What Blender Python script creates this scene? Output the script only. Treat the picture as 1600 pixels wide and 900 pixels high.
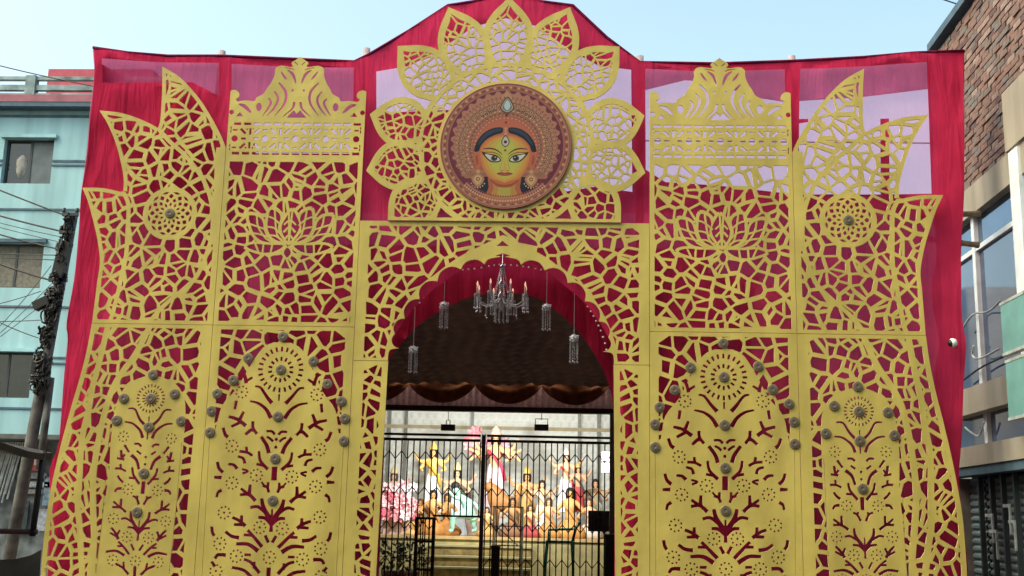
import bpy, bmesh, math, random
import numpy as np
from mathutils import Vector, Matrix
from mathutils.geometry import delaunay_2d_cdt

for o in list(bpy.data.objects): bpy.data.objects.remove(o)
S = bpy.context.scene
COL = S.collection
R = math.radians
# ------------------------------------------------------------------ camera
FPX = 1800.0
DIST, EYE = 12.0, 1.65
CAM = Vector((0.0606 * DIST, -DIST, EYE))
YAW, PITCH, ROLL = R(-2.97), R(11.34), R(1.325)
_f = Vector((math.sin(YAW) * math.cos(PITCH), math.cos(YAW) * math.cos(PITCH), math.sin(PITCH)))
_r0 = Vector((math.cos(YAW), -math.sin(YAW), 0)); _u0 = _r0.cross(_f)
_r = _r0 * math.cos(ROLL) + _u0 * math.sin(ROLL)
_u = -_r0 * math.sin(ROLL) + _u0 * math.cos(ROLL)
cam_d = bpy.data.cameras.new('camera'); cam = bpy.data.objects.new('camera', cam_d); COL.objects.link(cam)
cam_d.sensor_width = 36; cam_d.lens = FPX / 1600 * 36; cam_d.clip_start = 0.05; cam_d.clip_end = 3000
M = Matrix.Identity(4)
for i in range(3): M[i][0], M[i][1], M[i][2], M[i][3] = _r[i], _u[i], -_f[i], CAM[i]
cam.matrix_world = M
S.camera = cam
S.render.resolution_x, S.render.resolution_y = 1024, 576
# ------------------------------------------------------------------ sky, sun, exposure
SUN_EL, SUN_AZ = R(52), R(246)
W = bpy.data.worlds.new('World'); S.world = W; W.use_nodes = True
wn = W.node_tree.nodes; wl = W.node_tree.links
sky = wn.new('ShaderNodeTexSky'); sky.sky_type = 'NISHITA'; sky.sun_disc = False
sky.sun_elevation = SUN_EL; sky.sun_rotation = SUN_AZ
sky.air_density = 1.0; sky.dust_density = 6; sky.ozone_density = 1.6
bg = wn['Background']; bg.inputs['Strength'].default_value = 0.15
tint = wn.new('ShaderNodeMixRGB'); tint.blend_type = 'MULTIPLY'; tint.inputs[0].default_value = 1; tint.inputs[2].default_value = (1.04, 1.08, .90, 1)
wl.new(sky.outputs['Color'], tint.inputs[1]); wl.new(tint.outputs[0], bg.inputs['Color'])
sl = bpy.data.lights.new('sun', 'SUN'); sl.energy = 0.2; sl.angle = R(60); sl.color = (1, .97, .92)
sun = bpy.data.objects.new('sun', sl); COL.objects.link(sun)
sd = Vector((math.sin(SUN_AZ) * math.cos(SUN_EL), math.cos(SUN_AZ) * math.cos(SUN_EL), math.sin(SUN_EL)))
sun.rotation_euler = sd.to_track_quat('Z', 'Y').to_euler()
sun.location = (0, -20, 30)
vs = S.view_settings; vs.view_transform = 'Standard'; vs.look = 'None'; vs.exposure = 1.55; vs.gamma = 1; vs.use_curve_mapping = False

# ------------------------------------------------------------------ helpers
def P(px, py, Y=0.0):
    d = _f + _r * ((px - 800) / FPX) + _u * ((450 - py) / FPX)
    t = (Y - CAM.y) / d.y
    p = CAM + d * t
    return (p.x, p.z)
def PL(pts, Y=0.0): return [P(x, y, Y) for x, y in pts]
def T(pts, x0, y0, s): return [(x0 + x / s, y0 + y / s) for x, y in pts]
def mir(pts): return [(-x, y) for x, y in pts]
def cr(pts, n=6, closed=False):
    """smooth curve through points"""
    m = len(pts); out = []
    for i in range(m if closed else m - 1):
        g = (lambda k: pts[k % m]) if closed else (lambda k: pts[max(0, min(m - 1, k))])
        p0, p1, p2, p3 = g(i - 1), g(i), g(i + 1), g(i + 2)
        for j in range(n):
            t = j / n
            out.append(tuple(0.5 * (2 * b + (c - a) * t + (2 * a - 5 * b + 4 * c - d) * t * t + (3 * b - a - 3 * c + d) * t ** 3)
                             for a, b, c, d in zip(p0, p1, p2, p3)))
    if not closed: out.append(tuple(pts[-1]))
    return out
def stroke(pts, w, w2=None, wm=None):
    """polyline -> polygon, width w at the start, w2 at the end, wm in the middle"""
    w2 = w if w2 is None else w2; n = len(pts); L = []; Q = []
    for i, p in enumerate(pts):
        a = pts[max(0, i - 1)]; b = pts[min(n - 1, i + 1)]
        dx, dy = b[0] - a[0], b[1] - a[1]; l = math.hypot(dx, dy) or 1
        t = i / (n - 1)
        ww = (w * (1 - t) + w2 * t) if wm is None else (w * (1 - t) ** 2 + 2 * wm * t * (1 - t) + w2 * t * t)
        nx, ny = -dy / l * ww / 2, dx / l * ww / 2
        L.append((p[0] + nx, p[1] + ny)); Q.append((p[0] - nx, p[1] - ny))
    return L + Q[::-1]
def circ(c, r, n=16, ry=None, a0=0):
    ry = r if ry is None else ry
    return [(c[0] + r * math.cos(a0 + 2 * math.pi * i / n), c[1] + ry * math.sin(a0 + 2 * math.pi * i / n)) for i in range(n)]
def rect(x0, y0, x1, y1): return [(x0, y0), (x1, y0), (x1, y1), (x0, y1)]
def area(p):
    return 0.5 * sum(p[i - 1][0] * p[i][1] - p[i][0] * p[i - 1][1] for i in range(len(p)))
def pip(pts, poly):
    pts = np.asarray(pts); poly = np.asarray(poly)
    x, y = pts[:, 0], pts[:, 1]; inside = np.zeros(len(pts), bool)
    a = poly; b = np.roll(poly, -1, 0)
    for (x1, y1), (x2, y2) in zip(a, b):
        if y1 == y2: continue
        c = ((y1 > y) != (y2 > y)) & (x < (x2 - x1) * (y - y1) / (y2 - y1) + x1)
        inside ^= c
    return inside
def clip_half(poly, nx, ny, c):
    out = []
    for i in range(len(poly)):
        a, b = poly[i - 1], poly[i]
        da = nx * a[0] + ny * a[1] - c; db = nx * b[0] + ny * b[1] - c
        if (da <= 0) != (db <= 0):
            t = da / (da - db); out.append((a[0] + (b[0] - a[0]) * t, a[1] + (b[1] - a[1]) * t))
        if db <= 0: out.append(b)
    return out
def voronoi(x0, y0, x1, y1, sp, seed, wmin=.022, wmax=.052, ax=1.42, seeds=None, jit=1.45):
    rnd = random.Random(seed); pts = []
    if seeds: pts += list(seeds)
    else:
        sx, sy = sp * ax, sp / 1.05
        ny = int((y1 - y0) / sy) + 2; nx = int((x1 - x0) / sx) + 2
        for j in range(-1, ny):
            for i in range(-1, nx):
                if rnd.random() < .06: continue
                pts.append((x0 + (i + .5 * (j % 2) + (rnd.random() - .5) * jit) * sx, y0 + (j + (rnd.random() - .5) * jit) * sy))
                if rnd.random() < .20: pts.append((pts[-1][0] + rnd.uniform(-.5, .5) * sx, pts[-1][1] + rnd.uniform(-.5, .5) * sy))
    A = np.array(pts); cells = []
    for i, (px, py) in enumerate(pts):
        d = (A[:, 0] - px) ** 2 + (A[:, 1] - py) ** 2
        order = np.argsort(d)[1:28]
        poly = rect(px - sp * 2, py - sp * 2, px + sp * 2, py + sp * 2)
        for k in order:
            if d[k] < 1e-8: continue
            l = math.sqrt(d[k]); nx_, ny_ = (A[k, 0] - px) / l, (A[k, 1] - py) / l
            h = random.Random((min(i, int(k)) * 7919 + max(i, int(k)) * 104729) ^ seed).random()
            w = (wmin + (wmax - wmin) * h ** 1.6) / 2
            poly = clip_half(poly, nx_, ny_, nx_ * px + ny_ * py + l / 2 - w)
            if len(poly) < 3: break
        if len(poly) >= 3 and abs(area(poly)) > 1.2e-4:
            # round the corners a little, as the cutter does
            cells.append(poly)
    return cells
def setp(o, label=None, cat=None, group=None, kind=None):
    if label: o['label'] = label
    if cat: o['category'] = cat
    if group: o['group'] = group
    if kind: o['kind'] = kind
    return o
def empty(name, loc=(0, 0, 0), **k):
    o = bpy.data.objects.new(name, None); o.empty_display_size = .05; o.location = loc; COL.objects.link(o); setp(o, **k); return o
def link(name, me, mats, parent=None, **k):
    for m in (mats if isinstance(mats, (list, tuple)) else [mats]):
        if m.name not in me.materials: me.materials.append(m)
    o = bpy.data.objects.new(name, me); COL.objects.link(o)
    if parent: o.parent = parent
    setp(o, **k); return o
class MB:
    """collects simple solids, builds them as one mesh"""
    def __init__(s): s.v = []; s.f = []; s.m = []; s.mi = 0
    def add(s, vs, fs):
        b = len(s.v); s.v += [tuple(v) for v in vs]; s.f += [tuple(b + i for i in f) for f in fs]; s.m += [s.mi] * len(fs); return s
    def box(s, c, d, rot=None):
        x, y, z = d[0] / 2, d[1] / 2, d[2] / 2
        vs = [Vector((a, b, e)) for a in (-x, x) for b in (-y, y) for e in (-z, z)]
        if rot: vs = [rot @ v for v in vs]
        vs = [v + Vector(c) for v in vs]
        return s.add(vs, [(0, 1, 3, 2), (4, 6, 7, 5), (0, 4, 5, 1), (2, 3, 7, 6), (0, 2, 6, 4), (1, 5, 7, 3)])
    def bb(s, x0, x1, y0, y1, z0, z1): return s.box(((x0 + x1) / 2, (y0 + y1) / 2, (z0 + z1) / 2), (x1 - x0, y1 - y0, z1 - z0))
    def tube(s, pts, r, n=8, cap=True):
        pts = [Vector(p) for p in pts]; rs = r if isinstance(r, (list, tuple)) else [r] * len(pts); rings = []; vs = []
        prev = None
        for i, p in enumerate(pts):
            d = (pts[min(len(pts) - 1, i + 1)] - pts[max(0, i - 1)])
            d = d.normalized() if d.length > 1e-9 else Vector((0, 0, 1))
            a = d.orthogonal().normalized() if prev is None else (prev - d * prev.dot(d)).normalized()
            prev = a; b = d.cross(a)
            vs += [p + (a * math.cos(2 * math.pi * k / n) + b * math.sin(2 * math.pi * k / n)) * rs[i] for k in range(n)]
        fs = [(i * n + k, i * n + (k + 1) % n, (i + 1) * n + (k + 1) % n, (i + 1) * n + k) for i in range(len(pts) - 1) for k in range(n)]
        if cap: fs += [tuple(range(n))[::-1], tuple((len(pts) - 1) * n + k for k in range(n))]
        return s.add(vs, fs)
    def lathe(s, prof, c=(0, 0, 0), n=16, axis='z', rot=None, caps=True):
        vs = []
        for r, h in prof:
            for k in range(n):
                a = 2 * math.pi * k / n
                v = Vector((r * math.cos(a), r * math.sin(a), h))
                if axis == 'y': v = Vector((v.x, -v.z, v.y))
                if axis == 'x': v = Vector((v.z, v.x, v.y))
                if rot: v = rot @ v
                vs.append(v + Vector(c))
        fs = [(i * n + k, i * n + (k + 1) % n, (i + 1) * n + (k + 1) % n, (i + 1) * n + k) for i in range(len(prof) - 1) for k in range(n)]
        if caps and prof[0][0] > 1e-6: fs.append(tuple(range(n))[::-1])
        if caps and prof[-1][0] > 1e-6: fs.append(tuple((len(prof) - 1) * n + k for k in range(n)))
        return s.add(vs, fs)
    def mesh(s, name, smooth=False):
        me = bpy.data.meshes.new(name); me.from_pydata(s.v, [], s.f); me.polygons.foreach_set('material_index', s.m)
        bm = bmesh.new(); bm.from_mesh(me); bmesh.ops.remove_doubles(bm, verts=bm.verts, dist=1e-6)
        bmesh.ops.recalc_face_normals(bm, faces=bm.faces); bm.to_mesh(me); bm.free()
        if smooth: me.shade_smooth()
        me.update(); return me
    def build(s, name, mats, parent=None, smooth=False, loc=None, **k):
        o = link(name, s.mesh(name, smooth), mats, parent, **k)
        if loc: o.location = loc
        return o
# ---- materials
def mat(name, col, rough=.6, metal=0, var=.12, scale=6, bump=.0, bscale=60, spec=.4, dirt=None, emit=0, stretch=None):
    m = bpy.data.materials.new(name); m.use_nodes = True; nt = m.node_tree; n = nt.nodes; l = nt.links
    b = n['Principled BSDF']; b.inputs['Roughness'].default_value = rough; b.inputs['Metallic'].default_value = metal
    b.inputs['Specular IOR Level'].default_value = spec
    tc = n.new('ShaderNodeTexCoord'); nz = n.new('ShaderNodeTexNoise'); nz.inputs['Scale'].default_value = scale; nz.inputs['Detail'].default_value = 6
    if stretch:
        mp = n.new('ShaderNodeMapping'); mp.inputs['Scale'].default_value = stretch; l.new(tc.outputs['Object'], mp.inputs['Vector']); l.new(mp.outputs['Vector'], nz.inputs['Vector'])
    else: l.new(tc.outputs['Object'], nz.inputs['Vector'])
    rp = n.new('ShaderNodeValToRGB'); rp.color_ramp.elements[0].position = .3; rp.color_ramp.elements[1].position = .7
    d2 = dirt or tuple(c * (1 - var * 1.6) for c in col)
    rp.color_ramp.elements[0].color = (*d2, 1); rp.color_ramp.elements[1].color = (*[min(1, c * (1 + var * .6)) for c in col], 1)
    l.new(nz.outputs['Fac'], rp.inputs['Fac']); l.new(rp.outputs['Color'], b.inputs['Base Color'])
    if bump:
        n2 = n.new('ShaderNodeTexNoise'); n2.inputs['Scale'].default_value = bscale; n2.inputs['Detail'].default_value = 4
        l.new(tc.outputs['Object'], n2.inputs['Vector'])
        bp = n.new('ShaderNodeBump'); bp.inputs['Strength'].default_value = bump; bp.inputs['Distance'].default_value = .02
        l.new(n2.outputs['Fac'], bp.inputs['Height']); l.new(bp.outputs['Normal'], b.inputs['Normal'])
    if emit:
        b.inputs['Emission Color'].default_value = (*col, 1); b.inputs['Emission Strength'].default_value = emit
    return m
def cloth_mat(name, col, trans=.5, clear=0.0, clearcol=None, rough=.9, var=.15, scale=3, fold=.36):
    """cloth: diffuse + light passing through + (for sheer cloth) see-through weave"""
    m = bpy.data.materials.new(name); m.use_nodes = True; nt = m.node_tree; n = nt.nodes; l = nt.links
    for x in list(n): n.remove(x)
    out = n.new('ShaderNodeOutputMaterial'); tc = n.new('ShaderNodeTexCoord'); nz = n.new('ShaderNodeTexNoise')
    nz.inputs['Scale'].default_value = scale; nz.inputs['Detail'].default_value = 5
    l.new(tc.outputs['Object'], nz.inputs['Vector'])
    rp = n.new('ShaderNodeValToRGB'); rp.color_ramp.elements[0].position = .3; rp.color_ramp.elements[1].position = .7
    rp.color_ramp.elements[0].color = (*[c * (1 - var) for c in col], 1); rp.color_ramp.elements[1].color = (*[min(1, c * (1 + var)) for c in col], 1)
    l.new(nz.outputs['Fac'], rp.inputs['Fac'])
    wv = n.new('ShaderNodeTexNoise'); wv.inputs['Scale'].default_value = 260; l.new(tc.outputs['Object'], wv.inputs['Vector'])
    bp = n.new('ShaderNodeBump'); bp.inputs['Strength'].default_value = .15; bp.inputs['Distance'].default_value = .004
    mp = n.new('ShaderNodeMapping'); mp.inputs['Rotation'].default_value = (0, .5, 0); mp.inputs['Scale'].default_value = (5.5, 1, .8); l.new(tc.outputs['Object'], mp.inputs['Vector'])
    fo = n.new('ShaderNodeTexNoise'); fo.inputs['Scale'].default_value = 1.3; fo.inputs['Detail'].default_value = 3; fo.inputs['Distortion'].default_value = .6; l.new(mp.outputs['Vector'], fo.inputs['Vector'])
    b0 = n.new('ShaderNodeBump'); b0.inputs['Strength'].default_value = fold; b0.inputs['Distance'].default_value = .16; l.new(fo.outputs['Fac'], b0.inputs['Height']); l.new(b0.outputs['Normal'], bp.inputs['Normal'])
    l.new(wv.outputs['Fac'], bp.inputs['Height'])
    df = n.new('ShaderNodeBsdfDiffuse'); tr = n.new('ShaderNodeBsdfTranslucent')
    l.new(rp.outputs['Color'], df.inputs['Color']); l.new(rp.outputs['Color'], tr.inputs['Color']); l.new(bp.outputs['Normal'], df.inputs['Normal']); l.new(bp.outputs['Normal'], tr.inputs['Normal'])
    mx = n.new('ShaderNodeMixShader'); mx.inputs[0].default_value = trans; l.new(df.outputs[0], mx.inputs[1]); l.new(tr.outputs[0], mx.inputs[2])
    last = mx
    if clear:
        tp = n.new('ShaderNodeBsdfTransparent'); tp.inputs['Color'].default_value = (*(clearcol or (1, 1, 1)), 1)
        m2 = n.new('ShaderNodeMixShader'); m2.inputs[0].default_value = clear
        l.new(mx.outputs[0], m2.inputs[1]); l.new(tp.outputs[0], m2.inputs[2]); last = m2
    l.new(last.outputs[0], out.inputs['Surface'])
    return m
GOLD = mat('gold_paint', (.485, .388, .098), .5, var=.18, scale=1.7, bump=.30, bscale=7, spec=.35, stretch=(1.6, 1, .5))
EDGE = mat('cut_board_edge', (.62, .47, .27), .8, var=.08)
STUDM = mat('grey_stud', (.125, .10, .075), .6, .1, var=.3, scale=30)
STUDR = mat('stud_rim', (.19, .15, .085), .6, .1, var=.2, scale=30)
CRIM = cloth_mat('crimson_cloth', (.53, .03, .088), .42, .05, (1, .25, .45))
ROSE = cloth_mat('rose_cloth', (.52, .08, .21), .5, .24, (1, .60, .72))
SHEER = cloth_mat('sheer_cloth', (.74, .34, .47), .5, .56, (1, .67, .76), var=.10)

# ---- flat shape builder: constrained triangulation of ordered add / cut polygons
def tri_shapes(polys, extra=None):
    verts = []; edges = []
    for p in polys:
        b = len(verts); n = len(p); verts += [Vector((x, y)) for x, y in p]
        edges += [(b + i, b + (i + 1) % n) for i in range(n)]
    if extra is not None: verts += [Vector(p) for p in extra]
    r = delaunay_2d_cdt(verts, edges, [], 0, 2e-5)
    V = np.array([(v.x, v.y) for v in r[0]]); F = np.array([f for f in r[2] if len(f) == 3])
    a, b, c = V[F[:, 0]], V[F[:, 1]], V[F[:, 2]]
    ar = .5 * ((b[:, 0] - a[:, 0]) * (c[:, 1] - a[:, 1]) - (b[:, 1] - a[:, 1]) * (c[:, 0] - a[:, 0]))
    F = np.where((ar < 0)[:, None], F[:, ::-1], F); ar = abs(ar)
    k = ar > 1e-10; F = F[k]; ar = ar[k]
    return V, F, V[F].mean(1), ar
def in_poly_all(C, poly):
    p = np.asarray(poly); lo = p.min(0); hi = p.max(0); res = np.zeros(len(C), bool)
    k = np.where((C[:, 0] >= lo[0]) & (C[:, 0] <= hi[0]) & (C[:, 1] >= lo[1]) & (C[:, 1] <= hi[1]))[0]
    if len(k): res[k] = pip(C[k], poly)
    return res
def components(F, sel):
    idx = np.where(sel)[0]; em = {}; par = {int(i): int(i) for i in idx}
    def find(i):
        while par[i] != i: par[i] = par[par[i]]; i = par[i]
        return i
    for i in idx:
        f = F[i]
        for k in range(3):
            e = (min(f[k], f[k - 1]), max(f[k], f[k - 1]))
            if e in em: par[find(int(i))] = find(em[e])
            else: em[e] = int(i)
    g = {}
    for i in idx: g.setdefault(find(int(i)), []).append(int(i))
    return list(g.values())
def board_mesh(name, ops, thick=.018, minhole=1.6e-4, islands=False):
    """ops[0] is the outline; then ('+'|'-', polygon, mask or None) in order. Front at y=0, facing -Y."""
    out = ops[0][1]; ol = np.asarray(out); lo = ol.min(0); hi = ol.max(0); keep = [ops[0]]
    for op in ops[1:]:
        p = np.asarray(op[1])
        if p[:, 0].max() < lo[0] or p[:, 0].min() > hi[0] or p[:, 1].max() < lo[1] or p[:, 1].min() > hi[1]: continue
        m = op[2] if op[2] is not None else out
        if op[0] == '-' and not pip(np.vstack([p, p.mean(0)[None]]), m).any(): continue
        keep.append(op)
    polys = []; seen = set()
    for s, p, m in keep:
        polys.append(p)
        if m is not None and id(m) not in seen: seen.add(id(m)); polys.append(m)
    V, F, C, ar = tri_shapes(polys)
    inout = in_poly_all(C, out); st = inout.copy(); mc = {}
    for s, p, m in keep[1:]:
        k = in_poly_all(C, p)
        if m is not None:
            if id(m) not in mc: mc[id(m)] = in_poly_all(C, m)
            k &= mc[id(m)]
        st[k] = (s == '+')
    st &= inout
    for comp in components(F, inout & ~st):
        if ar[comp].sum() < minhole: st[comp] = True
    cs = components(F, st)
    if cs and not islands:
        big = max(cs, key=lambda c: ar[c].sum())
        for c in cs:
            if c is not big: st[c] = False
    F = F[st]; used = np.unique(F); mp = -np.ones(len(V), int); mp[used] = np.arange(len(used)); F = mp[F]; V = V[used]; n = len(V)
    ec = {}
    for f in F:
        for a, b in ((f[0], f[1]), (f[1], f[2]), (f[2], f[0])):
            ec[(int(a), int(b))] = 1
    side = [(a, b) for a, b in ec if (b, a) not in ec]
    vs = [(x, 0, z) for x, z in V] + [(x, thick, z) for x, z in V]
    fs = [tuple(int(i) for i in f) for f in F]; mi = [0] * len(fs)
    nb = [tuple(int(i) + n for i in f[::-1]) for f in F]; fs += nb; mi += [0] * len(nb)
    sd_ = [(b, a, a + n, b + n) for a, b in side]; fs += sd_; mi += [1] * len(sd_)
    me = bpy.data.meshes.new(name); me.from_pydata(vs, [], fs); me.polygons.foreach_set('material_index', mi); me.update()
    return me
def mirror_mesh(me, name):
    m = me.copy(); m.name = name
    bm = bmesh.new(); bm.from_mesh(m)
    for v in bm.verts: v.co.x = -v.co.x
    bmesh.ops.reverse_faces(bm, faces=bm.faces); bm.to_mesh(m); bm.free(); return m
def cloth_mesh(name, out, holes, step, disp):
    o = np.asarray(out); lo = o.min(0); hi = o.max(0)
    gx, gz = np.meshgrid(np.arange(lo[0] + step / 2, hi[0], step), np.arange(lo[1] + step / 2, hi[1], step))
    g = np.c_[gx.ravel(), gz.ravel()]
    V, F, C, ar = tri_shapes([out] + holes, [tuple(q) for q in g])
    k = in_poly_all(C, out)
    for h in holes: k &= ~in_poly_all(C, h)
    F = F[k]; used = np.unique(F); mp = -np.ones(len(V), int); mp[used] = np.arange(len(used)); F = mp[F]; V = V[used]
    me = bpy.data.meshes.new(name); me.from_pydata([(x, disp(x, z), z) for x, z in V], [], [tuple(int(i) for i in f) for f in F])
    me.shade_smooth(); me.update(); return me
# ================================================================== the gate: laser-cut gold boards
PX = DIST / FPX                      # metres per photograph pixel on the gate plane
GROUND = 0.0
SIDES = {'L': 'towards turquoise building', 'R': 'towards brick building'}
def pair(name, me, lab, cat, group, y=0.0, studs=()):
    """a board and its mirror image on the other side of the gate, with their studs"""
    res = []
    for s in 'LR':
        m = me if s == 'L' else mirror_mesh(me, name)
        root = empty(name, (0, y, 0), label=lab + ' ' + SIDES[s], cat=cat, group=group)
        link('board', m, [GOLD, EDGE], root)
        for (u, w) in studs:
            st = bpy.data.objects.new('stud', STUD_ME); COL.objects.link(st); st.parent = root
            st.location = (u if s == 'L' else -u, -.001, w)
        res.append(root)
    return res
sm = MB(); sm.mi = 1; sm.lathe([(.054, 0), (.054, .008), (.048, .014), (.042, .012)], axis='y', n=20)
sm.mi = 0; sm.lathe([(.042, .012), (.033, .016), (.016, .018), (.012, .015), (.0, .0155)], axis='y', n=20)
STUD_ME = sm.mesh('stud', True); STUD_ME.materials.append(STUDM); STUD_ME.materials.append(STUDR)

# seams of the boards, in metres on the gate plane
uAB = (P(357, 190)[0] + P(305, 897)[0] - P(1238, 220)[0] - P(1257, 897)[0]) / 4
uBC = (P(552, 512)[0] - P(1013, 516)[0]) / 2
uOP = (P(604, 600)[0] - P(958, 598)[0]) / 2
uOPb = (P(582, 896)[0] - P(960, 896)[0]) / 2
wROW = (P(340, 509)[1] + P(1250, 520)[1]) / 2
wARCH = (P(800, 347)[1])
wPIL = P(570, 563)[1]
G2 = .0025

# ---------------------------------------------------------------- outer upper board (leaf shaped)
leaf1R = T([(950, 165), (1050, 225), (1150, 330), (1225, 440), (1290, 560), (1325, 650)], 0, 60, 3.75)
leaf1L = T([(925, 525), (940, 470), (950, 300), (950, 165)], 0, 60, 3.75)
leaf2T = T([(582, 422), (700, 435), (800, 465), (880, 500), (925, 525)], 0, 60, 3.75)
leaf2L = T([(722, 895), (725, 830), (715, 760), (680, 620), (630, 500), (582, 422)], 0, 60, 3.75)
leaf3T = T([(482, 50), (600, 52), (722, 78)], 0, 280, 3.75)
leaf3L = T([(540, 836), (570, 600), (585, 480), (570, 350), (545, 240), (515, 130), (482, 50)], 0, 280, 3.75)
oA = []
for c in (leaf3L, leaf3T, leaf2L, leaf2T, leaf1L, leaf1R): oA += cr(PL(c), 5)[:-1]
oA += [(uAB - G2, P(352, 233)[1]), (uAB - G2, wROW + G2), (oA[0][0], wROW + G2)]
ros = P(266, 332); ros = ((ros[0] - P(1326, 345)[0]) / 2, (ros[1] + P(1326, 345)[1]) / 2)
ribs = [T([(925, 525), (1000, 610), (1080, 680), (1160, 780), (1210, 870)], 0, 60, 3.75) + T([(1240, 150), (1245, 290), (1222, 400), (1160, 555), (1080, 640), (960, 740), (870, 840)], 0, 280, 3.75),
        T([(722, 78), (752, 150), (747, 300), (738, 450), (712, 560), (688, 680), (645, 840)], 0, 280, 3.75),
        T([(800, 640), (860, 800), (960, 900)], 0, 60, 3.75)[:0] or T([(722, 860), (830, 650), (1000, 420), (1090, 300)], 0, 60, 3.75)[:0]]
ops = [('+', oA, None)]
lo = np.min(oA, 0); hi = np.max(oA, 0)
for c in voronoi(lo[0], lo[1], hi[0], hi[1], .118, 11): ops.append(('-', c, None))
def border(pts, w): return ('+', stroke(cr(pts, 4) if len(pts) > 2 else pts, w), None)
for c in (leaf1R, leaf1L, leaf2T, leaf2L, leaf3T, leaf3L): ops.append(border(PL(c), .085))
ops.append(border([(uAB, hi[1]), (uAB, wROW)], .13)); ops.append(border([(lo[0] - .1, wROW), (uAB, wROW)], .085))
ops.append(('+', stroke(cr(PL([(352, 230), (349, 300), (341, 385)]), 4), .20, .10, .28), None))
for r_ in ribs:
    if r_: ops.append(border(PL(r_), .046))
def rosette(ops, c, s=1.0):
    ops.append(('+', circ(c, 45 * PX * s, 40), None))
    for k, (rad, h, w) in enumerate([(15, 3.6, 2.1), (22.4, 3.7, 3.2), (29.3, 4.2, 4.0), (35.2, 2.2, 6.0)]):
        for i in range(12):
            a = 2 * math.pi * (i + .5 * (k % 2)) / 12
            er, et = (math.cos(a), math.sin(a)), (-math.sin(a), math.cos(a))
            pts = []
            for j in range(8):
                b = 2 * math.pi * j / 8; q = 1 if j % 2 == 0 else .80
                rr = (rad + math.cos(b) * h * q) * PX * s; tt = math.sin(b) * w * q * PX * s
                pts.append((c[0] + er[0] * rr + et[0] * tt, c[1] + er[1] * rr + et[1] * tt))
            ops.append(('-', pts, None))
rosette(ops, ros)
pair('leaf_lattice_board', board_mesh('leaf_lattice_board', ops, minhole=1.5e-4),
     'gold lattice board of three pointed leaves with rosette,', 'lattice board', 'leaf-shaped upper boards', studs=[ros])

# ---------------------------------------------------------------- outer lower board
oLl = T([(540, 8), (510, 170), (470, 330), (420, 500), (370, 680), (335, 820)], 0, 500, 3.75) + T([(290, 430), (255, 700), (240, 890)], 0, 660, 3.75)
edge = cr(PL(oLl), 5)
zb = edge[-1]
edge += [(zb[0] - .03, 1.0), (zb[0] - .03, GROUND + .004)]
oD = [(edge[0][0], wROW - G2)] + edge[1:] + [(uAB - G2, GROUND + .004), (uAB - G2, wROW - G2)]
rb2 = T([(640, 0), (600, 170), (570, 290), (540, 400), (520, 520), (480, 700)], 0, 500, 3.75) + T([(462, 380), (455, 500), (465, 600), (475, 800), (480, 900)], 0, 660, 3.75) + [(128, 1150)]
rb3 = T([(890, 10), (800, 190), (720, 300), (660, 400), (620, 520), (590, 640), (560, 800)], 0, 500, 3.75) + T([(545, 330), (545, 500), (550, 700), (540, 900)], 0, 660, 3.75) + [(140, 1150)]
plA = T([(1060, 890), (1085, 560), (1075, 450), (1020, 370), (890, 325), (760, 370), (690, 470), (655, 640), (640, 890)], 0, 500, 3.75)
pA_top = cr(PL(plA), 5)
axA = lambda y: np.interp(y, [600, 640, 690, 748, 788, 839, 861, 920], [1340, 1341.5, 1344, 1346, 1347.6, 1351, 1352, 1355])
rR = lambda dx, y: P(axA(y) + dx, y)
plate = [rR(44, 905)] + [P(px, py) for px, py in []]
plate = mir([P(1409, 1150), P(1408, 900), P(1402, 780), P(1397, 700)])[::-1]
plate = pA_top[:]
plate = plate + PL([(160, 809), (149, 897), (146, 1150), (256, 1150), (264, 897), (275, 793)])
ops = [('+', oD, None)]
lo = np.min(oD, 0); hi = np.max(oD, 0)
for c in voronoi(lo[0], .9, hi[0], hi[1], .115, 23): ops.append(('-', c, None))
ops.append(border(edge, .10)); ops.append(border([(lo[0], wROW), (uAB, wROW)], .085))
ops.append(('+', [(uAB - 17 * PX, wROW), (uAB, wROW), (uAB, 0), (uAB - 20 * PX, 0)], None))
ops.append(border(PL(rb2), .062)); ops.append(border(PL(rb3), .064)); ops.append(('+', plate, None))
ops.append(('+', rect(lo[0], 0, hi[0], .75), None))
def cutA(pts, w, w2=None, sm=True, wm=None):
    """one stroke of the plant drawing, cut on both sides of the plate's axis; pts (dx, y) traced on the board"""
    pts = [(d, y) for d, y in pts]
    if len(pts) > 2: pts = cr(pts, 4)
    for sg in (-1, 1):
        q = mir([rR(sg * d, y) for d, y in pts])
        ops.append(('-', stroke(q, w * 1.6 * PX, (w if w2 is None else w2) * 1.5 * PX, None if wm is None else wm * PX), None))
def flower(cf, r, n=8, dot=1.45):
    ops.append(('-', circ(cf, dot * 1.15 * PX, 6), None))
    for i in range(n):
        a = 2 * math.pi * i / n
        ops.append(('-', circ((cf[0] + r * PX * math.cos(a), cf[1] + r * PX * math.sin(a)), dot * PX, 6), None))
def flA(d, y, r=7.5):
    for sg in ((-1, 1) if d else (1,)): flower(mir([rR(sg * d, y)])[0], r)
def slots(c, r0, r1, n, w, a0=0.0):
    for i in range(n):
        a = a0 + 2 * math.pi * i / n; e = (math.cos(a), math.sin(a))
        ops.append(('-', stroke([(c[0] + e[0] * r0 * PX, c[1] + e[1] * r0 * PX), (c[0] + e[0] * r1 * PX, c[1] + e[1] * r1 * PX)], w * PX), None))
cA = mir([P(1342, 642.7)])[0]
slots(cA, 18.5, 23, 24, 2.3); slots(cA, 9, 14, 16, 2.0)
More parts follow.
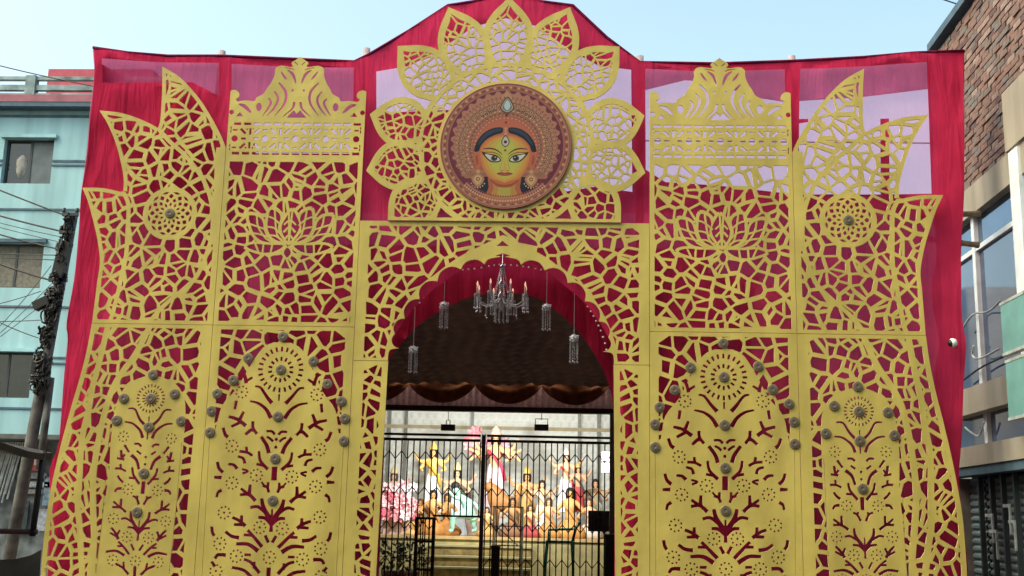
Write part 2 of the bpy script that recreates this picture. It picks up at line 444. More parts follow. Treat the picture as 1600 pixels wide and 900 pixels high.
for pts, w, w2 in [([(36, 660), (25, 661), (16, 676), (7.5, 685)], 1.6, 3.6), ([(40, 682), (27, 684), (13, 695), (8, 707)], 1.6, 3.8),
                   ([(37, 719), (28.6, 731)], 2.6, 2.6), ([(21, 716.7), (13.5, 716.7), (9, 721)], 2, 2.8), ([(16, 727.7), (8.5, 733)], 2, 2.4),
                   ([(24.5, 735), (14.7, 743.6), (9.8, 757.8)], 3.6, 3.0), ([(42, 727.7), (40, 742)], 2.8, 3.2), ([(47.7, 741), (35, 743)], 2.2, 2.6), ([(35, 734), (40, 742)], 2.2, 2.6),
                   ([(49.6, 757.8), (40, 757.8), (31, 762)], 2.4, 2.4), ([(41, 750), (40, 758)], 2.4, 2.6),
                   ([(21, 754.6), (18, 767), (6.6, 781.5)], 2.4, 3.2), ([(25, 771.7), (15, 772.4)], 2.2, 2.4), ([(44, 769), (40, 775), (34, 780)], 2.4, 3),
                   ([(46.5, 796), (43, 790.5), (35.5, 789.5)], 2.4, 3), ([(15.6, 801), (8.8, 804.7), (4, 814.5)], 2.2, 2.8), ([(7.6, 800), (8.3, 806)], 2.2, 2.4),
                   ([(48, 820.6), (35, 820.6), (24, 828)], 2.2, 3), ([(34, 806), (34, 821)], 2.4, 3.2), ([(47, 811), (36, 820)], 2.2, 2.8),
                   ([(15.4, 825.5), (13.4, 839), (0, 858)], 2.4, 4.4), ([(31, 839), (23, 837.7), (11, 844)], 2, 2.8), ([(19, 851.6), (8.5, 853), (0, 861)], 2, 3.2),
                   ([(46, 853.6), (39, 861), (32, 872)], 2.2, 3.6), ([(31, 856.5), (35, 865)], 2.2, 2.8), ([(47, 862), (36, 868)], 2, 2.6),
                   ([(32, 875.6), (22, 884), (12, 895.6)], 2.2, 3), ([(33, 883), (23, 883)], 2, 2.4), ([(10, 878.5), (4.4, 889)], 2.2, 2.6),
                   ([(51, 893), (34, 891), (19.5, 898)], 2.2, 3.4), ([(32, 912), (20, 918), (10, 928)], 2.4, 3), ([(20, 908), (18, 920)], 2.2, 2.6)]:
    cutA(pts, w, w2)
for a, b, w, w2 in [(672, 680, 2.2, 2.2), (697, 709, 3, 2.4), (776.6, 797, 6.5, 6.5), (840, 873, 2.2, 4.0), (915, 940, 5, 5)]:
    ops.append(('-', stroke(mir([rR(0, a), rR(0, b)]), w * PX, w2 * PX), None))
for y in (737.5, 749): ops.append(('-', circ(mir([rR(0, y)])[0], 2.2 * PX, 8), None))
for d, y in [(40, 705.7), (24.5, 790.5), (43.5, 839), (18, 867.5), (0, 906), (38, 906)]: flA(d, y)
for s_ in (((172, 668), (160, 809), (150, 897)), ((284, 690), (275, 793), (264, 897))):
    ops.append(('-', stroke(PL(s_), .0035), None))
stA = mir([P(1340, 604), P(1303, 634), P(1387, 644), P(1290, 677), P(1397, 680), P(1343, 688.6), P(1347.6, 763.6)]) + [cA]
plow = pair('plant_cutout_board', board_mesh('plant_cutout_board', ops, minhole=2.0e-5),
     'gold board with curved lattice edge and narrow plant cutout,', 'lattice board', 'outer lower boards', studs=stA)
st = bpy.data.objects.new('stud', STUD_ME); COL.objects.link(st); st.parent = plow[0]; st.location = (*[P(214, 800)[0]], -.001, P(214, 800)[1])

# ---------------------------------------------------------------- inner upper board (lotus) with crown
uB0, uB1 = uAB + G2, uBC - G2; uBm = (uB0 + uB1) / 2
crown_top = (P(473, 92)[1] + P(1121, 92)[1]) / 2
z5 = lambda pts: [(u - P(300 + 763 / 4.5, 60 + 500 / 4.5)[0] + uBm, w) for u, w in PL(T(pts, 300, 60, 4.5))]
half = z5([(787, 128), (755, 150), (724, 172), (734, 195), (715, 200), (650, 192), (612, 212), (604, 262), (580, 312), (552, 352), (528, 388), (480, 415), (462, 440), (400, 436), (345, 444)])
curl = z5([(345, 444), (335, 428), (356, 408), (352, 378), (322, 362), (284, 378), (274, 420), (284, 470), (268, 500)])
hl = cr(half, 4)[:-1] + cr(curl, 4)
hl = [(max(u, uB0), w) for u, w in hl]
wCr = hl[-1][1]
oB = hl + [(uB0, wCr - .01), (uB0, wROW + G2), (uB1, wROW + G2), (uB1, wCr - .01)] + [(2 * uBm - u, w) for u, w in hl[::-1]][:-1]
ops = [('+', oB, None)]
jt, jb = z5([(500, 585)])[0][1], z5([(500, 845)])[0][1]
mB = rect(uB0 + .05, wROW + .045, uB1 - .05, jb - .03)
for c in voronoi(uB0, wROW, uB1, jb, .118, 37): ops.append(('-', c, mB))
# lotus
lc = P(300 + 690 / 4.5, 250 + 500 / 4.5); lcR = P(1125.5, 363); lz = (lc[1] + lcR[1]) / 2
def z6(pts, s=1): return [(uBm + s * (x - 690) / 4.5 * PX, lz - (y - 500) / 4.5 * PX) for x, y in pts]
pet = [[(703, 345), (650, 410), (622, 480), (640, 550), (690, 605), (740, 550), (770, 480), (750, 410)],
       [(535, 338), (518, 420), (520, 500), (560, 570), (625, 602), (655, 592), (620, 540), (605, 480), (622, 410), (600, 360)],
       [(372, 386), (392, 470), (430, 550), (500, 600), (610, 610), (545, 580), (505, 510), (490, 440), (450, 395)],
       [(365, 632), (430, 607), (540, 614), (665, 617), (610, 665), (530, 682), (450, 668)],
       [(683, 632), (655, 672), (683, 715), (713, 675)]]
vein = [[], [([(560, 350), (562, 450), (600, 560), (680, 600)], 0)], [([(415, 395), (440, 470), (500, 560), (600, 606)], 0)], [], []]
def scl(p, k):
    cx = sum(a for a, b in p) / len(p); cy = sum(b for a, b in p) / len(p); return [(cx + (a - cx) * k, cy + (b - cy) * k) for a, b in p]
pz = []
for s_ in (1, -1):
    for i, p in enumerate(pet):
        if s_ == -1 and i in (0, 4): continue
        q = cr(z6(p, s_), 3, True); pz.append((i, s_, q)); ops.append(('+', stroke(q + [q[0]], .042), None)); ops.append(('+', q, None))
for i, s_, q in pz: 
    c0 = scl(q, .9); ops.append(('-', c0, None))
for s_ in (1, -1):
    for V_ in ([(703, 345), (690, 605)], [(645, 465), (690, 430), (735, 465)], [(650, 520), (690, 480), (735, 520)], [(665, 570), (690, 540), (720, 570)],
               [(570, 345), (580, 430), (600, 540), (650, 598)], [(515, 400), (570, 420), (625, 470)], [(520, 480), (575, 490), (620, 530)], [(545, 545), (590, 550), (640, 580)],
               [(440, 395), (455, 480), (520, 570), (600, 606)], [(390, 460), (450, 480), (510, 500)], [(420, 530), (480, 540), (540, 560)],
               [(440, 605), (470, 670)], [(505, 610), (500, 680)], [(570, 612), (560, 676)]):
        if len(V_) > 2: q = cr(z6(V_, s_), 3)
        else: q = z6(V_, s_)
        ops.append(('+', stroke(q, .019), None))
# jali band
ops.append(('+', rect(uB0, jb - .035, uB1, jt + .06), None))
jw = (uB1 - uB0); ju = jw / (1240 - 268)          # metres per zoom unit
jx = lambda x: uB0 + (x - 268) * ju
jz = lambda y: jt - (y - 585) * (jt - jb) / 260
for k in range(13):
    x = 310 + k * 71
    ops.append(('-', rect(jx(x), jz(610), jx(x + 52), jz(592)), None)); ops.append(('-', rect(jx(x), jz(818), jx(x + 52), jz(798)), None))
def slot(x, y, lx, ly, a=0.0):
    ca, sa = math.cos(a), math.sin(a); pts = []
    for sx, sy in ((-1, -1), (1, -1), (1, 1), (-1, 1)):
        ax_, ay_ = sx * lx / 2, sy * ly / 2
        pts.append((jx(x) + (ax_ * ca - ay_ * sa) * ju, jz(y) + (ax_ * sa + ay_ * ca) * ju))
    ops.append(('-', pts, None))
for k in range(9):
    x = 322 + k * 108
    if k % 2 == 0:
        ops.append(('-', circ((jx(x), jz(705)), 24 * ju, 8, a0=math.pi / 8), None))
        slot(x, 645, 30, 12); slot(x, 768, 30, 12)
    else:
        slot(x, 655, 16, 48); slot(x, 752, 16, 48)
        for sx in (-1, 1):
            for sy in (-1, 1): slot(x + sx * 50, 705 + sy * 52, 52, 17, -sx * sy * .75)
            slot(x + sx * 45, 705, 34, 15)
            slot(x + sx * 24, 640, 9, 12); slot(x + sx * 24, 770, 9, 12)
for y in (630, 655, 755, 780): slot(292, y, 8, 20); slot(1214, y, 8, 20)
# crown holes
for pts, w, w2, wm in [([(635, 312), (682, 375), (676, 455), (605, 545)], .016, .004, .05), ([(605, 372), (630, 425), (602, 490), (548, 546)], .012, .004, .045),
                   ([(563, 422), (578, 460), (520, 546)], .012, .004, .045), ([(352, 462), (395, 478), (440, 522)], .006, .012, .075),
                   ([(745, 448), (728, 495), (660, 552)], .026, .004, .03), ([(695, 222), (735, 255), (755, 320)], .004, .004, .06),
                   ([(650, 232), (668, 262), (690, 290)], .004, .006, .045), ([(675, 205), (720, 212), (745, 222)], .004, .004, .022),
                   ([(745, 165), (770, 186)], .010, .010, None), ([(335, 425), (345, 424)], .012, .012, None)]:
    q = cr(z5(pts), 5) if len(pts) > 2 else z5(pts)
    p = stroke(q, w, w2, wm); ops.append(('-', p, None)); ops.append(('-', [(2 * uBm - u, z) for u, z in p], None))
for c_, r_ in (((495, 482), 22), ((303, 518), 19), ((732, 366), 9)):
    p = circ(z5([c_])[0], r_ / 4.5 * PX, 12, ry=r_ / 4.5 * PX * (1.5 if r_ == 22 else 1)); ops.append(('-', p, None)); ops.append(('-', [(2 * uBm - u, z) for u, z in p], None))
for t_ in ([(335, 548), (360, 518), (385, 548)], [(735, 558), (785, 505), (830, 558)]):
    p = z5(t_); ops.append(('-', p, None)); ops.append(('-', [(2 * uBm - u, z) for u, z in p], None))
pair('lotus_board', board_mesh('lotus_board', ops, minhole=4e-5),
     'gold lattice board with lotus, star band and scrolled crown,', 'lattice board', 'crowned lotus boards')

# ---------------------------------------------------------------- inner lower board (plant)
oE = [(uB0, wROW - G2), (uB0, GROUND + .004), (uB1, GROUND + .004), (uB1, wROW - G2)]
ops = [('+', oE, None)]
for c in voronoi(uB0 - .05, wROW - 1.2, uB1, wROW, .135, 58): ops.append(('-', c, rect(uB0 + .09, wROW - 1.15, uB1 - .09, wROW - .045)))
axB = lambda y: np.interp(y, [500, 540, 700, 900], [1130, 1130.5, 1133, 1135])
rR = lambda dx, y: P(axB(y) + dx, y)
offB = uBm - mir([P(1133, 720)])[0][0]
def bl(d, y): q = mir([rR(d, y)])[0]; return (q[0] + offB, q[1])
contour = [(112, 693), (101, 690), (92, 650), (70, 622), (52, 588), (32, 556), (14, 546)]
cl = cr([bl(d, y) for d, y in contour], 4) ; crr = cr([bl(-d, y) for d, y in contour], 4)
ops.append(('+', cl[::-1] + crr + [(uB1, 0), (uB0, 0)] if cl[0][0] > uBm else cl + crr[::-1] + [(uB1, 0), (uB0, 0)], None))
def cutB(pts, w, w2=None):
    if len(pts) > 2: pts = cr(pts, 4)
    for sg in (-1, 1): ops.append(('-', stroke([bl(sg * d, y) for d, y in pts], w * 1.6 * PX, (w if w2 is None else w2) * 1.5 * PX), None))
cB = bl(0, 589)
slots(cB, 29, 36.5, 24, 3.6, math.pi / 2); slots(cB, 14, 20.5, 14, 3.6, math.pi / 2)
for pts, w, w2 in [([(40, 617), (31, 619), (20, 633), (11, 643)], 1.8, 4.6), ([(47, 641), (33, 644), (20, 653), (11, 667)], 1.8, 4.8),
                   ([(61, 593), (57, 604), (55, 613)], 3.2, 4.0), ([(45, 603), (55, 609)], 2.2, 3.2), ([(69, 641), (71, 655)], 3.2, 3.2),
                   ([(80, 667), (65, 671), (51, 681)], 2.8, 4.4), ([(56, 658), (62, 672)], 2.8, 4.2), ([(75, 683), (60, 675)], 2.8, 3.6),
                   ([(40, 673), (39, 684), (32, 693)], 3.2, 3.4), ([(51, 695), (42, 687), (36, 687)], 3.0, 4.4),
                   ([(88, 685), (84, 696), (79, 700)], 3.0, 4.2), ([(25, 697), (15, 711), (11, 723)], 3.4, 4.6), ([(17, 688), (8, 688), (3, 693)], 2.4, 3.2), ([(16, 697), (11, 699), (5, 704)], 2.2, 3.0),
                   ([(59, 722), (47, 723), (37, 728)], 2.8, 3.0), ([(48, 714), (47, 723)], 2.8, 3.4), ([(61, 730), (52, 733), (49, 741)], 2.4, 3.6),
                   ([(27, 720), (24, 735.5), (11, 749)], 2.6, 4.0), ([(30, 741), (18, 743)], 2.6, 3.2), ([(94, 740), (91, 750), (84, 757)], 3.0, 4.0), ([(98, 765), (85.5, 765)], 2.6, 4.0),
                   ([(76, 743), (67, 744), (61, 750)], 2.4, 4.0), ([(53, 750), (43, 753), (52, 757)], 2.2, 2.4), ([(18, 775), (11, 777), (7, 785.5)], 2.6, 3.2), ([(9, 769), (9.5, 779)], 2.6, 3.2), ([(20, 769), (13, 778)], 2.0, 2.6),
                   ([(92, 797), (90, 789), (84, 785)], 2.6, 3.6), ([(54, 791.5), (40, 790), (28, 800)], 2.8, 4.2), ([(38, 774), (39, 790)], 2.8, 4.4), ([(53, 781), (41, 790)], 2.6, 4.0),
                   ([(18, 795.5), (14, 811), (0, 832)], 3.2, 6.4), ([(36, 811), (24, 809), (12, 817)], 2.8, 4.0), ([(22, 826), (11, 827), (0, 836)], 2.8, 4.6),
                   ([(64, 828), (52, 833), (42, 841)], 2.8, 4.2), ([(49, 824), (49, 836)], 2.8, 4.0), ([(61, 839.5), (47, 838.5)], 2.6, 3.8),
                   ([(97, 844), (95.5, 853), (92, 859)], 3.0, 3.6), ([(74, 851), (64, 858), (51, 860)], 3.0, 4.0), ([(38, 847), (27, 858), (13, 873)], 3.0, 4.2), ([(44, 855), (30, 855)], 2.6, 3.4),
                   ([(9, 854), (3, 865.5)], 3.0, 3.6), ([(55.5, 870), (35.5, 870), (19, 880)], 3.0, 5.0), ([(89, 895.5), (84, 889), (71, 889)], 3.0, 4.0), ([(41, 886.6), (30, 886.6)], 2.6, 3.0),
                   ([(41, 894), (29, 899), (15, 915)], 2.8, 4.0), ([(24, 897), (24, 908)], 2.6, 3.4), ([(60, 908), (40, 912), (25, 925)], 2.8, 4.2), ([(94, 900), (88, 908)], 2.8, 3.6)]:
    cutB(pts, w, w2)
for a, b, w, w2 in [(628, 639, 3, 3), (744, 766, 9, 9), (812, 848, 3.0, 6.0), (905, 935, 7, 7)]:
    ops.append(('-', stroke([bl(0, a), bl(0, b)], w * PX, w2 * PX), None))
for y in (700.5, 713): ops.append(('-', circ(bl(0, y), 2.8 * PX, 8), None))
for d, y in [(61, 627), (71.5, 714), (29, 759), (68, 773), (78, 821), (18.5, 842), (82, 871), (54, 889.5), (0, 889), (86, 915)]:
    for sg in ((-1, 1) if d else (1,)): flower(bl(sg * d, y), 9, 9, 1.7)
stB = [bl(d, y) for d, y in [(0, 536.5), (54, 572.5), (-52, 574), (76, 608.6), (-77, 609.5), (101, 631), (-101, 636), (109, 659), (-109, 663), (109.5, 693.5), (-109, 698.5), (0, 664), (0, 731), (0, 798)]] + [cB]
stB = [(min(max(u, uB0 + .052), uB1 - .052), w) for u, w in stB]
for d in (109, -109): ops.append(('-', stroke([bl(d, 703), bl(d * 1.0, 1000)], .0035), None))
ops.append(('-', stroke([bl(-103, 1000), bl(-103, 640)], .0005), None))
ops = [o for o in ops if len(o[1]) > 2]
pair('flower_plant_board', board_mesh('flower_plant_board', ops, minhole=2.0e-5),
     'wide gold board with sunburst and branching plant cut out,', 'lattice board', 'inner lower boards', studs=stB)

# ---------------------------------------------------------------- scalloped arch board
zc = lambda pts: PL(T(pts, 540, 330, 2.904))
def arc(a, b, bulge, n=8):
    dx, dy = b[0] - a[0], b[1] - a[1]; pts = []
    for i in range(n):
        t = i / n; h = 4 * t * (1 - t) * bulge
        # fuller than a parabola: lobes are nearly round
        h = bulge * (1 - abs(2 * t - 1) ** 2.6)
        pts.append((a[0] + dx * t - dy / math.hypot(dx, dy) * h, a[1] + dy * t + dx / math.hypot(dx, dy) * h))
    return pts
cu = zc([(190, 690), (242, 622), (222, 556), (268, 487), (333, 398), (414, 318), (520, 263), (628, 240), (712, 190)])
cu = [(u, w) for u, w in cu]; shift = -cu[-1][0]
cu = [(u + shift * (1 if i > 3 else .3), w) for i, (u, w) in enumerate(cu)]
sc = [cu[0]] + cr([cu[0], ((cu[0][0] + cu[1][0]) / 2 - .045, (cu[0][1] + cu[1][1]) / 2 + .055), cu[1]], 5)[:-1]
for a, b, g in zip(cu[1:-2], cu[2:-1], (.055, .06, .075, .085, .085, .075)): sc += arc(a, b, g)
ap = cu[-1]; q = cu[-2]
sc += cr([q, (q[0] + .04, q[1] + .055), (q[0] + .17, q[1] + .085), (ap[0] - .08, ap[1] - .03), ap], 5)
sc[0] = (uOP, sc[0][1])
full = [(uOP, wPIL)] + sc + mir(sc)[::-1][1:] + [(-uOP, wPIL)]
oC = [(uBC + G2, wARCH), (uBC + G2, wPIL)] + full + [(-uBC - G2, wPIL), (-uBC - G2, wARCH)]
og = zc([(183, 690), (205, 575), (262, 452), (330, 360), (410, 295), (520, 215), (630, 160), (712, 118)])
og = [(u + shift * (i / 7), w) for i, (u, w) in enumerate(og)]
ogc = cr(og, 5); ogf = ogc + mir(ogc)[::-1][1:]
ops = [('+', oC, None)]
for c in voronoi(uBC, wPIL, -uBC, wARCH, .125, 71, ax=1.25): ops.append(('-', c, None))
ops.append(('+', ogf + full[::-1], None))
ops.append(('+', stroke(ogf, .05), None))
for p in (rect(uBC, wARCH - .055, -uBC, wARCH), rect(uBC, wPIL, uBC + .11, wARCH), rect(-uBC - .11, wPIL, -uBC, wARCH), rect(uBC, wPIL, -uBC, wPIL + .03)):
    ops.append(('+', p, None))
for t_ in ([(690, 160), (712, 143), (736, 160)],):
    pass
ops.append(('-', zc([(684, 158), (712, 134), (742, 158)]), None))
# the outline is one concave board: keep its solid parts together
root = empty('scalloped_arch_board', (0, 0, 0), label='gold lattice arch board with scalloped edge round the entrance', cat='lattice board')
link('board', board_mesh('scalloped_arch_board', ops, minhole=1.6e-4), [GOLD, EDGE], root)
# ---------------------------------------------------------------- pilaster boards beside the entrance
oP = [(uBC + G2, wPIL - G2 * 2), (uBC + G2, .004), (uOPb, .004), (uOP, wPIL - G2 * 2)]
ops = [('+', oP, None)]
for c in voronoi(uBC, .6, uOP, wPIL, .112, 83, ax=1.1): ops.append(('-', c, None))
for p in (rect(uBC, 0, uBC + .12, wPIL), [(uOP - .062, wPIL), (uOP + .1, wPIL), (uOPb + .1, 0), (uOPb - .06, 0)], rect(uBC, wPIL - .05, uOP + .1, wPIL), rect(uBC, 0, uOP + .1, .8)):
    ops.append(('+', p, None))
pair('pilaster_board', board_mesh('pilaster_board', ops, minhole=1.6e-4), 'narrow gold lattice pilaster board beside the entrance,', 'lattice board', 'narrow boards beside the entrance')

# ---------------------------------------------------------------- flower crest
C0 = P(790, 229); C0 = (0.0, C0[1])
tipL = [(703, 12), (622, 75), (579, 184), (572, 270)]; tipR = [(892, 14), (967, 73), (1006, 178), (1006, 268)]
tips = [(0.0, P(795, -3)[1])]
for a, b in zip(tipL, tipR):
    p, q = P(*a), P(*b); tips.append(((p[0] - q[0]) / 2, (p[1] + q[1]) / 2))
ang = [(math.atan2(-(t[0]), t[1] - C0[1]), math.hypot(t[0], t[1] - C0[1])) for t in tips] + [(R(124), 226 * PX)]
def petal(a, rad, k=1.0, inset=0.0):
    prof = [(133, 22), (150, 33.5), (166, 40.5), (183, 41.5), (198, 35.5), (211, 24), (220, 12)]
    s_ = rad / (229 * PX); up = (-math.sin(a), math.cos(a)); rt = (up[1], -up[0]); L = []; Q = []
    for r_, w_ in prof:
        r_ = 178 + (r_ - 178) * k; w_ = max(0.4, w_ * k - inset)
        r2 = r_ * PX * (1 + (s_ - 1) * (r_ - 135) / 94)
        L.append((C0[0] + up[0] * r2 - rt[0] * w_ * PX, C0[1] + up[1] * r2 - rt[1] * w_ * PX)); Q.append((C0[0] + up[0] * r2 + rt[0] * w_ * PX, C0[1] + up[1] * r2 + rt[1] * w_ * PX))
    tip = 178 + (229 - 178) * k; r2 = tip * PX * (1 + (s_ - 1))
    return cr(L, 3) + [(C0[0] + up[0] * r2, C0[1] + up[1] * r2)] + cr(Q, 3)[::-1]
B0 = rect(-1.6, wARCH + .0035, 1.6, wARCH + 3)
ops = [('+', B0, None), ('-', B0, None)]
hw = (P(962, 342)[0] - P(615, 335)[0]) / 2
als = [(a * s_, r_) for a, r_ in ang for s_ in ((1, -1) if a else (1,))]
for a, r_ in als: ops.append(('+', petal(a, r_), None))
ops.append(('+', circ(C0, 147 * PX, 64), None))
m137 = circ(C0, 138 * PX, 64)
for c in voronoi(-1, C0[1] - 1, 1, C0[1] + 1, .098, 97, ax=1.05, wmin=.02, wmax=.042): ops.append(('-', c, m137))
ops.append(('+', circ(C0, 113 * PX, 48), None))
for k, (a, r_) in enumerate(als):
    pm = petal(a, r_, .78); lo = np.min(pm, 0); hi = np.max(pm, 0)
    up = (-math.sin(a), math.cos(a))
    cells = voronoi(-.24, -.3, .24, .3, .095, 200 + k // 2, ax=.95, wmin=.016, wmax=.032)
    rt = (up[1], -up[0]); cx = (C0[0] + up[0] * 178 * PX, C0[1] + up[1] * 178 * PX); sg = 1 if k % 2 else -1
    for c in cells:
        ops.append(('-', [(cx[0] + up[0] * y + rt[0] * x * sg, cx[1] + up[1] * y + rt[1] * x * sg) for x, y in c], pm))
for a, r_ in als:
    q = petal(a, r_, .97); ops.append(('+', stroke(q[4:-4], .034), None))
ops.append(('+', rect(-hw, wARCH, hw, wARCH + .038), None))
# the lower petals run into the base bar
root = empty('flower_crest', (0, -.022, 0), label='large gold sunflower-shaped crest of cut-out petals above the arch', cat='crest')
cm = board_mesh('flower_crest', ops, thick=.02, minhole=7e-5)
link('board', cm, [GOLD, EDGE], root)
# ================================================================== cloth behind the boards
def Q(px, py, Y): u, w = P(px, py, Y); return Vector((u, Y, w))
def srgb(r, g, b): return tuple(((c / 255) / 12.92 if c / 255 <= .04045 else ((c / 255 + .055) / 1.055) ** 2.4) for c in (r, g, b))
def wob(y0, amp=.022, k=1.0, ph=0.0):
    def f(x, z):
        return y0 + amp * (math.sin(5.1 * k * x + 1.3 * z + ph) * .5 + math.sin(2.3 * k * x - 3.7 * z + 1 + ph) * .6 + .35 * math.sin(13 * x * k + 2 * z + ph) + .22 * math.sin(9 * z - 7 * x + ph))
    return f
YC = .11
top = [(145, 74), (200, 82), (262, 87), (346, 87), (440, 91), (553, 96), (576, 85), (640, 47), (700, 8), (745, 1), (790, -6), (840, 1), (895, 8), (948, 58), (1000, 97), (1120, 99), (1237, 95), (1350, 89), (1430, 82), (1507, 79)]
lft = [(70, 1100), (78, 800), (77, 735), (92, 692), (99, 612), (105, 532), (103, 504), (115, 440), (123, 373), (125, 320), (127, 295), (133, 252), (141, 180), (147, 127), (148, 97)]
rgt = [(1507, 79), (1507, 200), (1506, 300), (1502, 400), (1503, 500), (1509, 540), (1506, 600), (1503, 690), (1499, 760), (1515, 900), (1520, 1100)]
outc = cr(PL(lft, YC), 3)[:-1] + PL(top, YC)[:-1] + cr(PL(rgt, YC), 3)
outc = [(u, max(w, .01)) for u, w in outc]
# openings in the thick crimson layer
wins = [[(160, 92), (250, 98), (342, 98), (343, 150), (300, 128), (160, 130)],
        [(362, 100), (460, 104), (553, 106), (551, 240), (400, 240), (395, 190), (363, 186)],
        [(588, 112), (640, 104), (690, 78), (740, 42), (790, 28), (840, 42), (890, 78), (935, 102), (986, 110), (988, 300), (930, 292), (880, 300), (880, 170), (700, 172), (588, 176)],
        [(1008, 108), (1110, 112), (1226, 108), (1232, 302), (1120, 290), (1040, 285), (1009, 265)],
        [(1250, 108), (1350, 104), (1448, 97), (1455, 303), (1390, 304), (1389, 185), (1376, 185), (1376, 304), (1248, 304), (1248, 194), (1262, 192), (1262, 187), (1248, 187)]]
wn_ = [PL(w, YC) for w in wins]
arch_o = [(uOP - .02, .02), (uOP - .02, wPIL)] + [(u, w) for u, w in ogc] + mir(ogc)[::-1][1:] + [(-uOP + .02, wPIL), (-uOP + .02, .02)]
arch_o = [(u, w - .10 * max(0, min(1, (w - 3.3) / .6))) for u, w in arch_o]
arch_o = [(max(min(u, -uOP + .02), uOP - .02), w) for u, w in arch_o]
link('backing_cloth', cloth_mesh('backing_cloth', outc, wn_ + [arch_o], .085, wob(YC)), CRIM,
     label='crimson cloth stretched behind the gold lattice boards', cat='cloth')
YR = .21
rose = [[(150, 80), (262, 90), (346, 90), (346, 250), (330, 300), (140, 300), (143, 180)],
        [(358, 92), (556, 98), (556, 192), (358, 192)],
        [(1004, 102), (1236, 98), (1236, 160), (1180, 152), (1110, 128), (1070, 126), (1004, 142)],
        [(1242, 98), (1350, 94), (1460, 87), (1458, 138), (1350, 152), (1242, 158)]]
for p, nm in zip(rose, ('behind the leaf board by the turquoise building', 'behind the crown by the turquoise building', 'behind the crown by the brick building', 'behind the leaf board by the brick building')):
    link('rose_cloth', cloth_mesh('rose_cloth', PL(p, YR), [], .08, wob(YR, .018, 1.4, 2)), ROSE, label='thin rose cloth strip hung ' + nm, cat='cloth', group='rose cloth strips')
YS = .28
sh = cr(PL(lft[10:], YS), 2)[:-1] + PL(top, YS) + PL([(1507, 200), (1505, 330), (127, 330)], YS)
sh = [(u, w - .02) for u, w in sh]
link('sheer_cloth', cloth_mesh('sheer_cloth', sh, [], .12, wob(YS, .018, .8, 4)), SHEER, label='pale sheer cloth with the sky showing through it', cat='cloth')
# rolled hem along the top edge, and side flaps folding back
HEM = cloth_mat('hem_cloth', (.16, .016, .05), .2, 0)
hp = PL(top, YC)
pts = [(u, YC + .004, w) for u, w in hp]
b = MB(); b.tube(pts, .017, 6); b.build('hem', HEM, bpy.data.objects['backing_cloth'], True)
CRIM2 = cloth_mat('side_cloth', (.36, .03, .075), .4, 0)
def flap(pp, du, seed):
    vs = []; fs = []; n = len(pp); m = 7
    for i, (u, w) in enumerate(pp):
        for j in range(m):
            t = j / (m - 1)
            vs.append((u - du * t * .25 + .03 * math.sin(7 * w + 5 * t + seed) * t, YC + .004 + .4 * t, w + .02 * math.sin(3 * t + w)))
    for i in range(n - 1):
        for j in range(m - 1): fs.append((i * m + j, i * m + j + 1, (i + 1) * m + j + 1, (i + 1) * m + j))
    me = bpy.data.meshes.new('flap'); me.from_pydata(vs, [], fs); me.shade_smooth(); return me
link('side_flap', flap([(u + .01, max(w, .02)) for u, w in cr(PL(lft, YC), 3)], -.6, 0), CRIM2, bpy.data.objects['backing_cloth'])
link('side_flap', flap([(u - .01, max(w, .02)) for u, w in cr(PL(rgt, YC), 3)], .6, 2), CRIM2, bpy.data.objects['backing_cloth'])
# bamboo posts of the frame
BAM = mat('bamboo', (.30, .22, .12), .6, var=.25, scale=14)
BAMW = mat('cloth_wrapped_pole', (.30, .25, .27), .8, var=.2, scale=10)
for px, y0, nm in ((347, 80, 'between leaf and lotus boards by the turquoise building'), (573, 76, 'between lotus board and crest by the turquoise building'), (1000, 88, 'between crest and lotus board by the brick building'), (1237, 88, 'between lotus and leaf boards by the brick building')):
    u, w = P(px, y0, .38); b = MB()
    for k in range(9): pass
    pts = [(u, .38, w * k / 12) for k in range(13)]
    b.tube(pts, [.042 + .004 * (k % 2) for k in range(13)], 10)
    b.build('frame_post', BAMW, None, True, label='cloth wrapped frame post ' + nm, cat='post', group='frame posts')
for px0, px1, py0, py1, nm in ((1440, 1531, 336, 334, 'upper'), (1440, 1529, 372, 383, 'lower')):
    a = Q(px0, py0, .45); c = Q(px1, py1, .52); b = MB()
    n = 9; pts = [a.lerp(c, k / n) for k in range(n + 1)]
    b.tube(pts, [.032 + .005 * (k % 3 == 0) for k in range(n + 1)], 8)
    b.build('bamboo_pole', BAM, None, True, label=nm + ' bamboo pole end sticking out beside the brick building', cat='pole', group='bamboo pole ends')
# red cloth facing of the entrance, set back behind the arch board
YI = 1.0
inner = [(592, 900), (600, 640), (603, 598), (609, 560), (626, 538), (654, 508), (685, 487), (712, 473), (740, 463), (785, 457), (836, 464), (867, 484), (898, 512), (922, 543), (943, 581), (956, 620), (962, 700), (966, 900)]
ih = cr(PL(inner, YI), 4); ih = [(ih[0][0], .03)] + ih + [(ih[-1][0], .03)]
CRIM3 = cloth_mat('arch_cloth', (.45, .024, .075), .35, 0)
link('entrance_curtain', cloth_mesh('entrance_curtain', rect(-2.3, .01, 2.3, 4.75), [ih], .1, wob(YI, .015, 1.2)), CRIM3, label='plain red cloth arch set back behind the scalloped board', cat='cloth')
